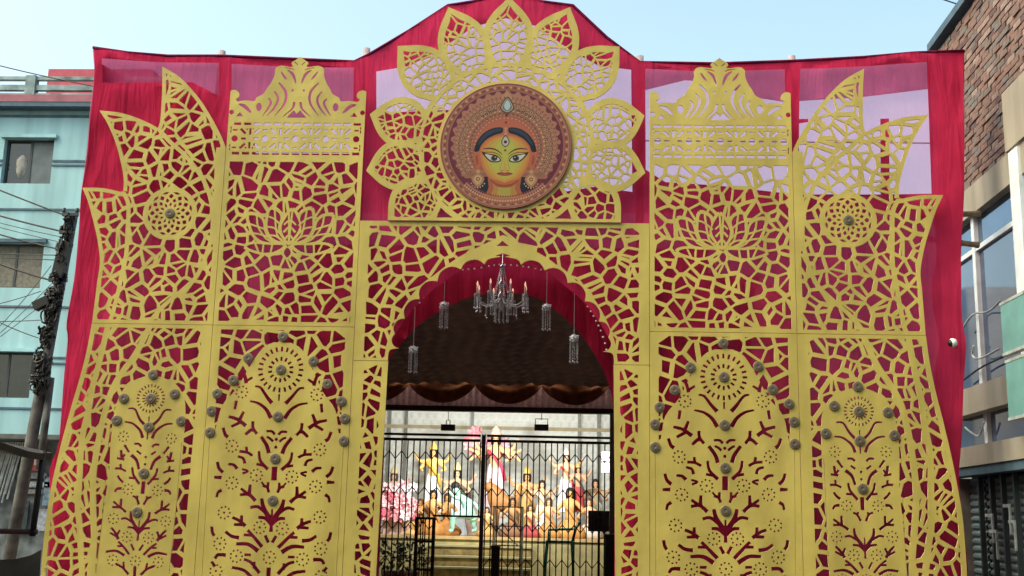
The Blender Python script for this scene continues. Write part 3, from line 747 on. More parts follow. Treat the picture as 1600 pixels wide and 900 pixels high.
# string of lights along the scallops
BULB = mat('pearl_bulb', (.85, .7, .72), .3, var=.05, emit=.03); WIRE = mat('dark_wire', (.02, .02, .022), .5)
sl_ = [(600 + (x - 600), y) for x, y in [(650, 480), (668, 455), (690, 433), (715, 422), (745, 418), (785, 412), (830, 417), (858, 424), (880, 436), (902, 455), (920, 480), (934, 505), (944, 530), (949, 552)]]
cv = cr([tuple(Q(x, y, .34)) for x, y in sl_], 10)
root = empty('string_light', cv[0], label='string of small pearl lights along the scalloped arch', cat='string lights')
b = MB(); b.tube([tuple(Vector(c) - Vector(cv[0])) for c in cv], .003, 4); b.build('wire', WIRE, root)
L_ = 0; last = Vector(cv[0]); bm_ = MB(); bm_.lathe([(0, -.010), (.009, -.006), (.0105, 0), (.008, .007), (0, .010)], n=8); bme = bm_.mesh('bulb', True); bme.materials.append(BULB)
for c in cv:
    c = Vector(c)
    if (c - last).length > .058:
        o = bpy.data.objects.new('bulb', bme); COL.objects.link(o); o.parent = root; o.location = c - Vector(cv[0]) + Vector((0, -.004, -.01)); last = c

# ================================================================== printed medallion
MS = PX / 3.91
def mz(pts): return [((x - 508) * MS, (465 - y) * MS) for x, y in pts]
def mm(pts): return pts + [(1014 - x, y) for x, y in pts[::-1]]
paint = []
def pt(poly, c): paint.append((poly, tuple(v * k_ for v, k_ in zip(srgb(*c), (.50, .53, .51)))))
def ring(r, n, d, c, a0=0, cen=(508, 480), arc_=(-.25, 1.25), ry=None):
    for i in range(n):
        a = math.pi * (arc_[0] + (arc_[1] - arc_[0]) * (i + .5) / n) + a0
        pt(mz(circ((cen[0] + r * math.cos(a), cen[1] - r * math.sin(a)), d, 6, ry)), c)
DC = (508, 465)
pt(mz(circ(DC, 418, 72)), (150, 82, 78))
pt(mz(circ(DC, 408, 72)), (186, 128, 108)); pt(mz(circ(DC, 398, 72)), (158, 90, 82))
for i in range(96):
    a = 2 * math.pi * i / 96; pt(mz(circ((508 + 391 * math.cos(a), 465 + 391 * math.sin(a)), 7 + 3 * (i % 2), 6)), ((205, 160, 120) if i % 2 else (135, 62, 66)))
pt(mz(circ(DC, 378, 72)), (176, 108, 96)); pt(mz(circ(DC, 368, 72)), (116, 44, 68))
hal = []
for i in range(101):
    a = math.pi * (-.24 + 1.48 * i / 100); r = 342 + 9 * (1 if i % 4 in (1, 2) else -1) + 12 * math.sin(a); hal.append((508 + r * math.cos(a), 462 - r * math.sin(a)))
pt(mz(hal), (190, 128, 108))
pt(mz([(508, 92), (560, 170), (620, 250), (400, 250), (456, 170)]), (200, 146, 116))
for r, c in ((326, (176, 112, 98)), (300, (160, 108, 92)), (268, (184, 118, 100)), (238, (170, 104, 88)), (206, (192, 104, 90)), (186, (202, 110, 88))):
    p = [(508 + r * math.cos(math.pi * (-.22 + 1.44 * i / 60)), 478 - r * math.sin(math.pi * (-.22 + 1.44 * i / 60))) for i in range(61)]
    pt(mz(p), c)
rnd = random.Random(5)
for r, n, d, c in ((334, 54, 6, (140, 70, 70)), (313, 46, 8, (214, 172, 132)), (313, 46, 4, (120, 56, 60)), (284, 40, 10, (205, 160, 120)), (284, 40, 5, (84, 74, 70)), (258, 44, 5, (110, 62, 58)),
                   (248, 36, 7, (214, 176, 138)), (226, 34, 6, (88, 84, 80)), (216, 40, 4, (214, 168, 126)), (196, 34, 5, (225, 170, 130)), (300, 40, 4, (70, 66, 66)), (270, 60, 3, (230, 190, 150))):
    ring(r, n, d, c, 0, (508, 478), (-.2, 1.2))
for i in range(14):                                   # larger florets in the crown
    a = math.pi * (-.12 + 1.24 * i / 13); cx, cy = 508 + 268 * math.cos(a), 478 - 268 * math.sin(a)
    pt(mz(circ((cx, cy), 21, 10)), (196, 140, 112)); 
    for k in range(6): pt(mz(circ((cx + 14 * math.cos(k * 1.047), cy + 14 * math.sin(k * 1.047)), 5, 6)), (100, 84, 78))
    pt(mz(circ((cx, cy), 7, 8)), (150, 56, 60))
for s_ in (-1, 1):
    for k in range(4): pt(mz(circ((508 + s_ * (78 + 24 * k), 232 + 13 * k), 9, 8)), (60, 56, 58)); pt(mz(circ((508 + s_ * (78 + 24 * k), 232 + 13 * k), 3, 6)), (190, 180, 170))
pt(mz(cr([(513, 136), (474, 190), (470, 225), (513, 252), (556, 225), (552, 190)], 3, True)), (84, 74, 72))
pt(mz(cr([(513, 146), (481, 194), (478, 220), (513, 243), (548, 220), (545, 194)], 3, True)), (205, 175, 140))
pt(mz(cr([(513, 150), (486, 198), (484, 218), (513, 237), (542, 218), (540, 198)], 3, True)), (110, 125, 140))
pt(mz(cr([(513, 160), (492, 200), (513, 230), (534, 200)], 3, True)), (196, 212, 218))
pt(mz(circ((510, 262), 12, 10)), (140, 40, 56)); pt(mz(circ((508, 312), 9, 10)), (150, 50, 60))
# neck and back hair
for p in ([(318, 688), (322, 768), (368, 788), (410, 762), (420, 680)],): pt(mz(cr(p, 3, True)), (30, 34, 54)); pt(mz(cr([(1014 - x, y) for x, y in p], 3, True)), (30, 34, 54))
pt(mz(cr(mm([(415, 660), (408, 740), (388, 785), (330, 812), (420, 832)]), 3, True)), (190, 104, 78))
pt(mz(cr(mm([(440, 690), (440, 750), (425, 792), (470, 815)]), 3, True)), (200, 142, 80))
pt(mz(cr(mm([(465, 700), (468, 760), (470, 800)]), 3, True)), (192, 172, 84))
pt(mz(cr(mm([(425, 690), (440, 722), (475, 742)]), 3, True)), (170, 84, 62))
for s_ in (0, 1):
    f = (lambda L: L) if not s_ else (lambda L: [(1014 - x, y) for x, y in L])
    pt(mz(cr(f([(325, 505), (305, 540), (318, 600), (338, 630), (350, 580)]), 3, True)), (204, 112, 82))
    pt(mz(cr(f([(328, 525), (316, 555), (328, 598), (340, 580)]), 3, True)), (176, 84, 70))
fo = [(507, 392), (430, 402), (372, 440), (344, 492), (346, 560), (374, 636), (428, 694), (476, 722)]
pt(mz(cr(mm(fo) + [], 4, True)), (206, 112, 76)); pt(mz(cr(mm([(507, 396), (435, 410), (382, 446), (352, 498), (354, 560), (378, 632), (432, 692)]), 4, True)), (216, 138, 80))
pt(mz(cr(mm([(507, 402), (440, 420), (396, 455), (368, 505), (370, 565), (394, 628), (444, 684), (507, 712)]), 4, True)), (220, 160, 82))
pt(mz(cr(mm([(507, 410), (450, 430), (415, 470), (392, 520), (394, 575), (415, 625), (455, 672), (507, 696)]), 4, True)), (212, 180, 86))
pt(mz(cr(mm([(507, 425), (460, 450), (440, 500), (420, 580), (440, 625), (470, 660), (507, 680)]), 4, True)), (202, 196, 92))
for s_ in (0, 1):
    f = (lambda L: L) if not s_ else (lambda L: [(1014 - x, y) for x, y in L])
    pt(mz(cr(f([(484, 346), (420, 352), (362, 388), (322, 446), (308, 505), (338, 505), (352, 468), (388, 425), (440, 396), (486, 380)]), 3, True)), (22, 30, 48))
    pt(mz(cr(f([(470, 352), (410, 364), (360, 405), (330, 460), (345, 455), (380, 412), (430, 380), (478, 366)]), 3, True)), (44, 64, 92))
    pt(mz(stroke(cr(f([(366, 490), (410, 486), (450, 496), (490, 526)]), 4), 5 * MS / MS, 3, 16)), (96, 50, 40))
    pt(mz(stroke(cr(f([(352, 508), (380, 512), (430, 512), (470, 530), (486, 552)]), 4), 3, 3, 10)), (150, 74, 50))
    pt(mz(cr(f([(358, 512), (400, 522), (450, 530), (482, 560), (470, 576), (425, 578), (392, 558)]), 4, True)), (36, 30, 34))
    pt(mz(cr(f([(378, 524), (412, 530), (450, 538), (474, 560), (462, 570), (426, 570), (398, 552)]), 4, True)), (222, 216, 214))
    pt(mz(circ(f([(438, 551)])[0], 21, 14, 19)), (74, 66, 70)); pt(mz(circ(f([(438, 551)])[0], 10, 10)), (24, 20, 24)); pt(mz(circ(f([(444, 545)])[0], 4, 6)), (225, 225, 225))
    pt(mz(stroke(cr(f([(492, 545), (486, 590), (476, 622), (488, 636)]), 4), 2, 4, 4)), (206, 120, 74))
    pt(mz(circ(f([(490, 634)])[0], 5, 8, 4)), (150, 66, 52))
    # earrings
    pt(mz(circ(f([(338, 640)])[0], 14, 10)), (206, 160, 118)); pt(mz(cr(f([(338, 650), (296, 690), (338, 745), (380, 690)]), 3, True)), (190, 132, 104))
    pt(mz(cr(f([(338, 662), (310, 690), (338, 728), (366, 690)]), 3, True)), (214, 174, 130)); pt(mz(circ(f([(338, 690)])[0], 13, 10)), (168, 72, 60)); pt(mz(circ(f([(338, 690)])[0], 6, 8)), (226, 196, 140))
    for k in range(7):
        a = .5 + k * .36; pt(mz(circ((f([(338, 695)])[0][0] + 48 * math.cos(a), 695 + 52 * math.sin(a)), 5, 6)), (214, 190, 160))
pt(mz(cr([(507, 560), (500, 600), (492, 630), (507, 640), (522, 630), (514, 600)], 3, True)), (224, 168, 92))
pt(mz(cr([(455, 652), (485, 643), (507, 647), (529, 643), (560, 652), (535, 664), (507, 668), (478, 664)], 3, True)), (158, 62, 64))
pt(mz(cr([(476, 654), (507, 655), (538, 654), (507, 662)], 3, True)), (196, 96, 84))
for y, r in ((352, 8), (370, 7), (388, 9)): pt(mz(circ((507, y), r, 8)), (214, 160, 130))
pt(mz(cr([(507, 395), (482, 432), (484, 458), (507, 478), (530, 458), (532, 432)], 3, True)), (86, 78, 80)); pt(mz(cr([(507, 404), (488, 434), (490, 456), (507, 470), (524, 456), (526, 434)], 3, True)), (206, 198, 190)); pt(mz(circ((507, 442), 11, 10)), (92, 34, 60)); pt(mz(circ((507, 498), 8, 8)), (150, 40, 44))
# necklace
for r, d, c in ((352, 9, (196, 128, 108)), (368, 7, (226, 176, 140)), (338, 6, (150, 70, 68)), (384, 8, (180, 108, 92))):
    for i in range(34):
        a = math.pi * (1.26 + .48 * i / 33); pt(mz(circ((508 + r * math.cos(a), 465 - r * math.sin(a)), d, 6)), c)
V, F, C, ar = tri_shapes([p for p, c in paint])
inn = in_poly_all(C, paint[0][0]); cidx = np.zeros(len(F), int)
for k, (p, c) in enumerate(paint): cidx[in_poly_all(C, p)] = k
F = F[inn]; cidx = cidx[inn]
me = bpy.data.meshes.new('printed_face'); me.from_pydata([(x, 0, z) for x, z in V], [], [tuple(int(i) for i in f) for f in F])
at = me.color_attributes.new('print', 'FLOAT_COLOR', 'CORNER')
colsarr = np.array([(*c, 1) for p, c in paint], np.float32)
at.data.foreach_set('color', np.repeat(colsarr[cidx], 3, 0).ravel())
PRINT = bpy.data.materials.new('printed_vinyl'); PRINT.use_nodes = True; nt = PRINT.node_tree
an = nt.nodes.new('ShaderNodeAttribute'); an.attribute_name = 'print'; nt.links.new(an.outputs['Color'], nt.nodes['Principled BSDF'].inputs['Base Color'])
nt.nodes['Principled BSDF'].inputs['Roughness'].default_value = .55; nt.nodes['Principled BSDF'].inputs['Specular IOR Level'].default_value = .25
root = empty('medallion', (C0[0], -.042, C0[1]), label='round printed medallion of a crowned goddess face on gold flower crest', cat='medallion')
link('printed_face', me, PRINT, root)
b = MB(); b.lathe([(417 * MS, -.018), (419.5 * MS, -.016), (419.5 * MS, .001), (417 * MS, .003), (414 * MS, .001)], axis='y', n=72, caps=False)
RIM = mat('medallion_rim', srgb(150, 84, 74), .5, var=.2, scale=40); b.build('rim', RIM, root, True)
# ================================================================== lamps hanging in the arch
CRY = mat('crystal_glass', (.55, .58, .60), .12, .25, var=.25, scale=60, spec=.8)
CHR = mat('chrome', (.50, .51, .53), .22, .8, var=.2, scale=40)
CAN = mat('candle_sleeve', (.80, .62, .55), .5, var=.05); FLM = mat('candle_bulb', (.95, .55, .40), .3, var=.05, emit=.25)
COLS = {}
def child(me, name, parent, loc=(0, 0, 0), rz=0.0):
    o = bpy.data.objects.new(name, me); COL.objects.link(o); o.parent = parent; o.location = loc; o.rotation_euler.z = rz; return o
YL = .62
d0 = DIST + YL; K = d0 / FPX           # metres per pixel here
c0 = Q(784, 462, YL)
root = empty('chandelier', c0, label='crystal candle chandelier with bead drops hanging in the arch', cat='chandelier')
zt = Q(785, 392, YL).z - c0.z
b = MB(); b.lathe([(0, -26 * K), (3 * K, -24 * K), (5 * K, -18 * K), (3 * K, -12 * K), (6 * K, -6 * K), (7.5 * K, 0), (4 * K, 5 * K), (3 * K, 12 * K), (6.5 * K, 16 * K), (6.5 * K, 20 * K), (3.2 * K, 24 * K), (2.2 * K, 44 * K), (4 * K, 46 * K), (4 * K, 49 * K), (0.8 * K, 51 * K), (0.6 * K, zt)], n=14)
b.build('stem', CHR, root, True)
am = MB(); am.tube([(4 * K, 0, -2 * K), (14 * K, 0, -12 * K), (26 * K, 0, -15 * K), (36 * K, 0, -10 * K), (41 * K, 0, -1 * K)], [1.5 * K, 1.3 * K, 1.2 * K, 1.2 * K, 1.2 * K], 6)
am.lathe([(1 * K, -3 * K), (4.5 * K, 0), (5 * K, 1.5 * K), (2 * K, 1.6 * K)], (41 * K, 0, 0), 12)
ame = am.mesh('arm', True); ame.materials.append(CRY)
cm_ = MB(); cm_.lathe([(1.6 * K, 0), (1.6 * K, 11 * K), (.8 * K, 12 * K)], (41 * K, 0, 1.5 * K), 8); cme = cm_.mesh('candle', True); cme.materials.append(CAN)
fm_ = MB(); fm_.lathe([(.8 * K, 0), (1.7 * K, 3 * K), (1.2 * K, 6 * K), (0, 9 * K)], (41 * K, 0, 13.5 * K), 8); fme = fm_.mesh('bulb', True); fme.materials.append(FLM)
def drops(b, x, y, z, n, step, r):
    for i in range(n): b.lathe([(0, r), (r, 0), (0, -r)], (x, y, z - i * step), 6)
    b.lathe([(0, 1.5 * r), (1.25 * r, -.5 * r), (0, -3 * r)], (x, y, z - n * step - r), 6)
dm = MB()
for a in (0.0, 1.57, 3.14, 4.71): drops(dm, 41 * K + 4.4 * K * math.cos(a), 4.4 * K * math.sin(a), -1 * K, 8, 2.3 * K, 1.1 * K)
drops(dm, 26 * K, 0, -17 * K, 6, 2.3 * K, 1.1 * K)
dme = dm.mesh('crystal_drop', False); dme.materials.append(CRY)
for i in range(8):
    a = math.pi / 8 + i * math.pi / 4
    o = child(ame, 'arm', root, (0, 0, -2 * K), a); child(cme, 'candle', o); child(fme, 'bulb', o); child(dme, 'crystal_drop', o)['kind'] = 'stuff'
dm = MB()
for i in range(10):
    a = i * math.pi / 5; drops(dm, 11 * K * math.cos(a), 11 * K * math.sin(a), -13 * K, 12, 2.2 * K, 1.15 * K)
    p0 = Vector((3 * K * math.cos(a), 3 * K * math.sin(a), 44 * K)); p1 = Vector((9 * K * math.cos(a), 9 * K * math.sin(a), 18 * K)); p2 = Vector((14 * K * math.cos(a), 14 * K * math.sin(a), -8 * K))
    for t in np.linspace(0, 1, 18):
        p = p0 * (1 - t) ** 2 + p1 * 2 * t * (1 - t) + p2 * t * t; dm.lathe([(0, .9 * K), (.9 * K, 0), (0, -.9 * K)], p, 5)
dm.build('bead_swag', CRY, root, kind='stuff')
def pendant(px, ytop, yball, ybot, Y, nm):
    c = Q(px, yball, Y); k = (DIST + Y) / FPX; root = empty('pendant_lamp', c, label='small crystal ball pendant with bead strands ' + nm, cat='pendant', group='crystal pendants in the arch')
    zt = Q(px, ytop, Y).z - c.z
    b = MB(); b.tube([(0, 0, 7 * k), (0, 0, zt)], .0035, 5); b.build('cord', mat_cord, root)
    b = MB(); b.lathe([(0, -6 * k), (4 * k, -5 * k), (6.6 * k, -1 * k), (6.6 * k, 2 * k), (4 * k, 5.5 * k), (1.5 * k, 7 * k), (0, 8 * k)], n=10)
    for i in range(22):
        a = i * 2.4; h = -4 + 9 * i / 22; b.lathe([(0, 1.3 * k), (1.3 * k, 0), (0, -1.3 * k)], (6.6 * k * math.cos(a), 6.6 * k * math.sin(a), h * k), 5)
    b.build('ball', CRY, root)
    n = 6
    for i in range(n):
        b = MB(); a = i * 2 * math.pi / n + .3; L = int((ybot - yball - 6) / 2.4); drops(b, 6.5 * k * math.cos(a), 6.5 * k * math.sin(a), -4 * k, L, 2.4 * k, 1.15 * k); b.build('bead_strand', CRY, root, kind='stuff')
mat_cord = mat('pale_cord', (.45, .40, .42), .5)
pendant(694, 424, 478, 515, .62, 'beside the chandelier towards turquoise building'); pendant(854, 416, 481, 516, .62, 'beside the chandelier towards brick building')
pendant(646, 470, 547, 583, .60, 'low by the arch edge towards turquoise building'); pendant(897, 446, 529, 567, .60, 'low by the arch edge towards brick building')

# ================================================================== the hall behind the gate
DARKC = cloth_mat('dark_ceiling_cloth', (.125, .075, .06), .05, 0, var=.12, scale=3, fold=.02)
BRWN = cloth_mat('brown_swag_cloth', (.16, .062, .03), .2, 0, var=.3, scale=8, fold=.1)
PINKC = cloth_mat('pink_pleat_cloth', (.42, .25, .27), .3, 0, var=.2, scale=20)
z0c, z1c = Q(785, 420, 1.06).z, Q(785, 592, 6.0).z
nx, ny = 150, 130; vs = []; fs = []
for j in range(ny + 1):
    t = j / ny; Y = 1.06 + 4.94 * t
    for i in range(nx + 1):
        x = -2.9 + 5.8 * i / nx
        zz = z0c + (z1c - z0c) * t ** .8
        sw = math.sin(t * 19 * math.pi + 1.1 * math.sin(x * 4.2))
        zz += -.11 * abs(sw) + .015 * math.sin(x * 30 + 3 * math.sin(t * 12))
        vs.append((x, Y, zz))
for j in range(ny):
    for i in range(nx): a = j * (nx + 1) + i; fs.append((a, a + 1, a + nx + 2, a + nx + 1))
me = bpy.data.meshes.new('ceiling_cloth'); me.from_pydata(vs, [], fs); me.shade_smooth()
link('ceiling_cloth', me, DARKC, label='dark brown pleated cloth ceiling inside the entrance', cat='cloth')
for s_ in (-1, 1):
    vs = []; fs = []
    for j in range(41):
        Y = 1.06 + 4.94 * j / 40; x = s_ * (2.75 + .05 * math.sin(j * 1.6))
        vs += [(x, Y, .02), (x, Y, 4.35)]
    for j in range(40): fs.append((2 * j, 2 * j + 2, 2 * j + 3, 2 * j + 1))
    me = bpy.data.meshes.new('side_curtain'); me.from_pydata(vs, [], fs); me.shade_smooth()
    link('side_curtain', me, DARKC, label='dark pleated curtain along the passage ' + ('towards turquoise building' if s_ < 0 else 'towards brick building'), cat='curtain', group='passage curtains')
YV = 6.05
vt, vb = Q(785, 590, YV).z, Q(785, 636, YV).z
kv = (DIST + YV) / FPX
root = empty('valance', (0, YV, vb), label='brown swagged valance with pink pleated triangles over the grille', cat='valance')
b = MB(); vsx = []; 
x0, x1 = -2.7, 2.7
n = 220; vs = []; fs = []
for i in range(n + 1): x = x0 + (x1 - x0) * i / n; yy = .05 + .012 * math.sin(x * 60); vs += [(x, yy, -.02), (x, yy, vt - vb)]
for i in range(n): fs.append((2 * i, 2 * i + 2, 2 * i + 3, 2 * i + 1))
me = bpy.data.meshes.new('pleated_backing'); me.from_pydata(vs, [], fs); link('pleated_backing', me, PINKC, root)
xpk = P(743, 605, YV)[0]; pit = 104 * kv
for k in range(-4, 4):
    a0 = xpk + k * pit; vs = []; fs = []; n = 20; m = 8
    for i in range(n + 1):
        t = i / n; x = a0 + pit * t; dep = (vt - vb) * (.34 + .60 * (1 - (2 * t - 1) ** 2) ** .8)
        for j in range(m + 1):
            q = j / m; vs.append((x, -.02 - .03 * math.sin(q * math.pi * 3.5 + (2 * t - 1) ** 2 * 4) * (1 - (2 * t - 1) ** 2) - .02 * q, vt - vb - dep * q + .02))
    for i in range(n):
        for j in range(m): a = i * (m + 1) + j; fs.append((a, a + 1, a + m + 2, a + m + 1))
    me = bpy.data.meshes.new('swag'); me.from_pydata(vs, [], fs); me.shade_smooth(); link('swag', me, BRWN, root)
BEAM = mat('dark_beam', (.035, .022, .02), .6, var=.3)
b = MB(); b.bb(-2.7, 2.7, -.04, .10, -.08, .0); b.build('beam', BEAM, None, False, (0, YV, vb), label='dark timber beam under the brown valance', cat='beam')
# bright shrine room
WHITE = mat('white_quilted_backdrop', (.80, .84, .80), .7, var=.06, scale=3)
YB = 12.0
cw, ch = .165, .135; nx, ny = int(8 / cw) * 4, int(5.2 / ch) * 4; vs = []; fs = []
for j in range(ny + 1):
    for i in range(nx + 1):
        x = -4 + i * cw / 4; z = .02 + j * ch / 4; u_ = (i % 8) / 4 if (j // 4) % 2 == 0 else ((i + 2) % 8) / 4
        h = abs(math.sin(math.pi * (i / 4 + (.5 if (j // 4) % 2 else 0)))) * abs(math.sin(math.pi * j / 4))
        vs.append((x, -.05 * h ** .6, z))
for j in range(ny):
    for i in range(nx): a = j * (nx + 1) + i; fs.append((a, a + 1, a + nx + 2, a + nx + 1))
me = bpy.data.meshes.new('quilted_backdrop'); me.from_pydata(vs, [], fs); me.shade_smooth()
root = link('quilted_backdrop', me, WHITE, label='white quilted backdrop wall behind the idols', cat='backdrop'); root.location.y = YB
GREYM = mat('grey_metal', (.22, .23, .21), .5, .3, var=.2)
for px in (596 + 13, 635, 738, 905, 935):
    a = P(px, 660, YB - .12)[0]; b = MB(); b.box((a, -.12, 2.4), (.055, .04, 4.8)); b.build('batten', GREYM, root)
b = MB(); b.box((0, -.16, Q(780, 669, YB - .16).z), (7.6, .03, .07)); b.build('batten', mat('ochre_batten', (.42, .36, .22), .6), root)
RW = mat('room_wall', (.55, .55, .52), .8, var=.1)  # unseen walls and roof round the shrine, added to keep sky light from leaking in
for nm, x0, x1, y0, y1, z0, z1 in (('unseen_side_wall', -4.25, -4.0, 6.2, 12.4, 0, 5.3), ('unseen_side_wall', 4.0, 4.25, 6.2, 12.4, 0, 5.3), ('unseen_room_roof', -4.25, 4.25, 6.15, 12.4, 5.3, 5.4), ('unseen_back_wall', -4.25, 4.25, 12.12, 12.4, 0, 5.3)):
    b = MB(); b.bb(x0, x1, y0, y1, z0, z1); b.build(nm, RW, kind='structure')
for s_ in (-1, 1):
    b = MB(); b.bb(min(s_ * 2.72, s_ * 4.25), max(s_ * 2.72, s_ * 4.25), 6.12, 6.25, 0, 5.3); b.build('unseen_front_wall', RW, kind='structure')
b = MB(); b.bb(-2.72, 2.72, 6.16, 6.25, vt, 5.3); b.build('unseen_front_wall', RW, kind='structure')
b = MB(); b.bb(-4, 4, .9, 12.1, -.2, .012); b.build('hall_floor', mat('hall_floor', (.22, .18, .15), .6), kind='structure')
# stage and steps
YST = 8.2
zs = Q(715, 838, YST).z
STG = mat('stage_cloth', (.42, .36, .16), .8, var=.25, scale=4); STP = mat('yellow_step', (.40, .37, .20), .7, var=.12, scale=5); STD = mat('step_riser', (.30, .22, .08), .8, var=.35, scale=9)
root = empty('stage', (0, YST, 0), label='raised stage with ochre cloth front and pale yellow steps', cat='stage')
b = MB(); b.bb(-3.9, 3.9, 0, 3.6, 0.013, zs - .05); b.build('platform', STG, root)
b = MB(); b.bb(-3.9, 3.9, -.03, 3.6, zs - .049, zs); b.build('stage_top', mat('stage_top', (.50, .36, .16), .6, var=.2), root)
xs0, xs1 = P(672, 870, 7.4)[0], P(800, 870, 7.4)[0]
for k in range(7):
    zt_ = zs - .14 - k * .17; y1 = -.031 - k * .26
    b = MB(); b.bb(xs0 - .1, xs1 + .3, y1 - .26, y1 - .001, zt_ - .03, zt_); b.build('step_tread', STP, root)
    b = MB(); b.bb(xs0 - .1, xs1 + .3, y1 - .24, y1 - .002, zt_ - .17, zt_ - .031); b.build('step_riser', STD, root)
# floodlights on the batten and a bright lamp by the grille
BLK = mat('black_metal', (.012, .012, .013), .45, .2); LITM = mat('lit_lamp_face', (1, .98, .92), .3, var=0, emit=3)
def area_light(par, loc, rot, w, h, e, col=(1, .97, .90)):
    l = bpy.data.lights.new('lamp_light', 'AREA'); l.shape = 'RECTANGLE'; l.size = w; l.size_y = h; l.energy = e; l.color = col
    o = bpy.data.objects.new('lamp_light', l); COL.objects.link(o); o.parent = par; o.location = loc; o.rotation_euler = rot; return o
YF = 6.9
for px, nm in ((700, 'towards turquoise building'), (846, 'towards brick building')):
    c = Q(px, 668, YF); root = empty('floodlight', c, label='black floodlight box on thin bracket over the idols, ' + nm, cat='floodlight', group='floodlights over the grille')
    b = MB(); b.bb(-.115, .115, -.02, .08, -.05, .05); b.build('housing', BLK, root)
    b = MB()
    for s_ in (-1, 1): b.tube([(s_ * .10, 0, .03), (s_ * .10, 0, .14), (0, 0, .14)] if px > 800 else [(s_ * .03, 0, .03), (s_ * .03, 0, .12), (0, 0, .12)], .008, 6)
    b.tube([(0, 0, .12), (0, 0, 5.3 - c.z)], .006, 6); b.build('bracket', GREYM, root)
    b = MB(); b.bb(-.10, .10, .081, .085, -.04, .04); b.build('lamp_face', LITM, root)
    area_light(root, (0, .10, 0), (R(78), 0, 0), .2, .12, 36)
c = Q(946, 722, 6.6); root = empty('wall_lamp', c, label='bright white lamp panel behind the grille near its end post', cat='lamp')
b = MB(); b.bb(-.06, .06, 0, .05, -.18, .18); b.build('housing', GREYM, root)
for zz in (-.09, .09):
    b = MB(); b.bb(-.055, .055, -.02, -.002, zz - .075, zz + .075); b.build('lamp_face', LITM, root)
area_light(root, (-.15, .25, 0), (R(90), 0, R(40)), .1, .3, 8)
# ---------------------------------------------------------------- collapsible grille
YG = 5.85; kg = (DIST + YG) / FPX
IRON = mat('dark_iron', (.028, .026, .026), .5, .5, var=.3, scale=20)
zg = Q(780, 681, YG).z
def gx(px, py=760): return P(px, py, YG)[0]
bar = MB(); bar.bb(-.009, .009, -.012, .012, 0, 1); barme = bar.mesh('bar'); barme.materials.append(IRON)
def leaf(pa, pb, lab, gap=None):
    xa, xb = gx(pa), gx(pb); root = empty('folding_grille', ((xa + xb) / 2, YG, 0), label=lab, cat='grille', group='folding grille leaves')
    cx = (xa + xb) / 2; n = int(round((xb - xa) / (9.3 * kg)))
    b = MB(); b.bb(xa - cx, xb - cx, -.03, .03, zg - .10, zg - .06); b.bb(xa - cx, xb - cx, -.025, .025, zg - .02, zg + .015)
    b.build('top_rail', IRON, root)
    g0, g1 = (gx(gap[0], 850), gx(gap[1], 850)) if gap else (9, 9)
    zgap = Q(715, 805, YG).z
    lk = MB()
    for i in range(n + 1):
        x = xa + (xb - xa) * i / n
        o = child(barme, 'bar', root, (x - cx, 0, 0)); z0 = zgap if g0 < x < g1 else .02; o.location.z = z0; o.scale.z = zg - .10 - z0
        if i < n:
            x2 = xa + (xb - xa) * (i + 1) / n
            for zc_ in (zg - .32, zg - .86, zg - 1.38, zg - 1.9, zg - 2.4):
                if g0 - .05 < x < g1 and zc_ < zgap + .1: continue
                s_ = 1 if i % 2 else -1
                lk.box(((x + x2) / 2 - cx, -.016, zc_), ((x2 - x) * 1.7, .005, .014), Matrix.Rotation(s_ * R(52), 3, 'Y'))
                lk.box((x - cx, -.022, zc_ + (.055 if i % 2 else -.055)), (.022, .006, .022))
    lk.build('lattice_links', IRON, root, kind='stuff')
    if gap:
        b = MB(); b.bb(g0 - .03 - cx, g1 + .03 - cx, -.03, .03, zgap - .03, zgap); b.build('wicket_head', IRON, root)
    return root
lf = leaf(597, 749, 'dark iron folding grille leaf with open wicket towards turquoise building', (678, 747))
leaf(759, 954, 'dark iron folding grille leaf towards brick building')
b = MB(); b.bb(-.03, -.014, -.03, .03, 0.013, zg + .02); b.bb(.014, .03, -.03, .03, 0.013, zg + .02); b.bb(-.0139, .0139, .0, .02, 0.013, zg + .01); b.build('grille_post', mat('grey_iron', (.10, .09, .09), .45, .5), None, False, (gx(754), YG, 0), label='dark iron post between the two grille leaves', cat='post')
b = MB(); b.bb(-.045, .045, -.05, .05, 0.013, vb - .08); b.build('end_post', GREYM, None, False, (gx(957), YG, 0), label='grey post at the grille end by the bright lamp', cat='post')
# wicket door leaf swung open towards us
x_ = gx(667, 850); zd = Q(667, 808, YG - .3).z
root = empty('wicket_door', (x_, YG - .3, 0), label='narrow dark iron wicket door standing open in the grille', cat='gate')
w_ = 13 * kg; b = MB()
for xx in (-w_, w_): b.bb(xx - .025, xx + .025, -.02, .02, .02, zd)
for zz in (zd, zd - .34, zd - .75, .06): b.bb(-w_, w_, -.018, .018, zz - .035, zz)
b.build('frame', BEAM, root)
for k in range(1, 4): child(barme, 'bar', root, (-w_ + 2 * w_ * k / 4, 0, .03)).scale.z = zd - .06
for px, py, ww, nm in ((774, 856, 12, 'in the middle of the entrance'), (952, 838, 13, 'at the entrance side by the pilaster')):
    h = Q(px, py, 5.3).z; b = MB(); b.bb(-ww * .5 * kg, ww * .5 * kg, -.08, .08, .013, h); b.bb(-ww * .56 * kg, ww * .56 * kg, -.09, .09, h, h + .03)
    b.build('dark_post', mat('dark_green_post', (.018, .026, .02), .6), None, False, (P(px, 880, 5.3)[0], 5.3, 0), label='short dark post standing ' + nm, cat='post', group='short dark posts')
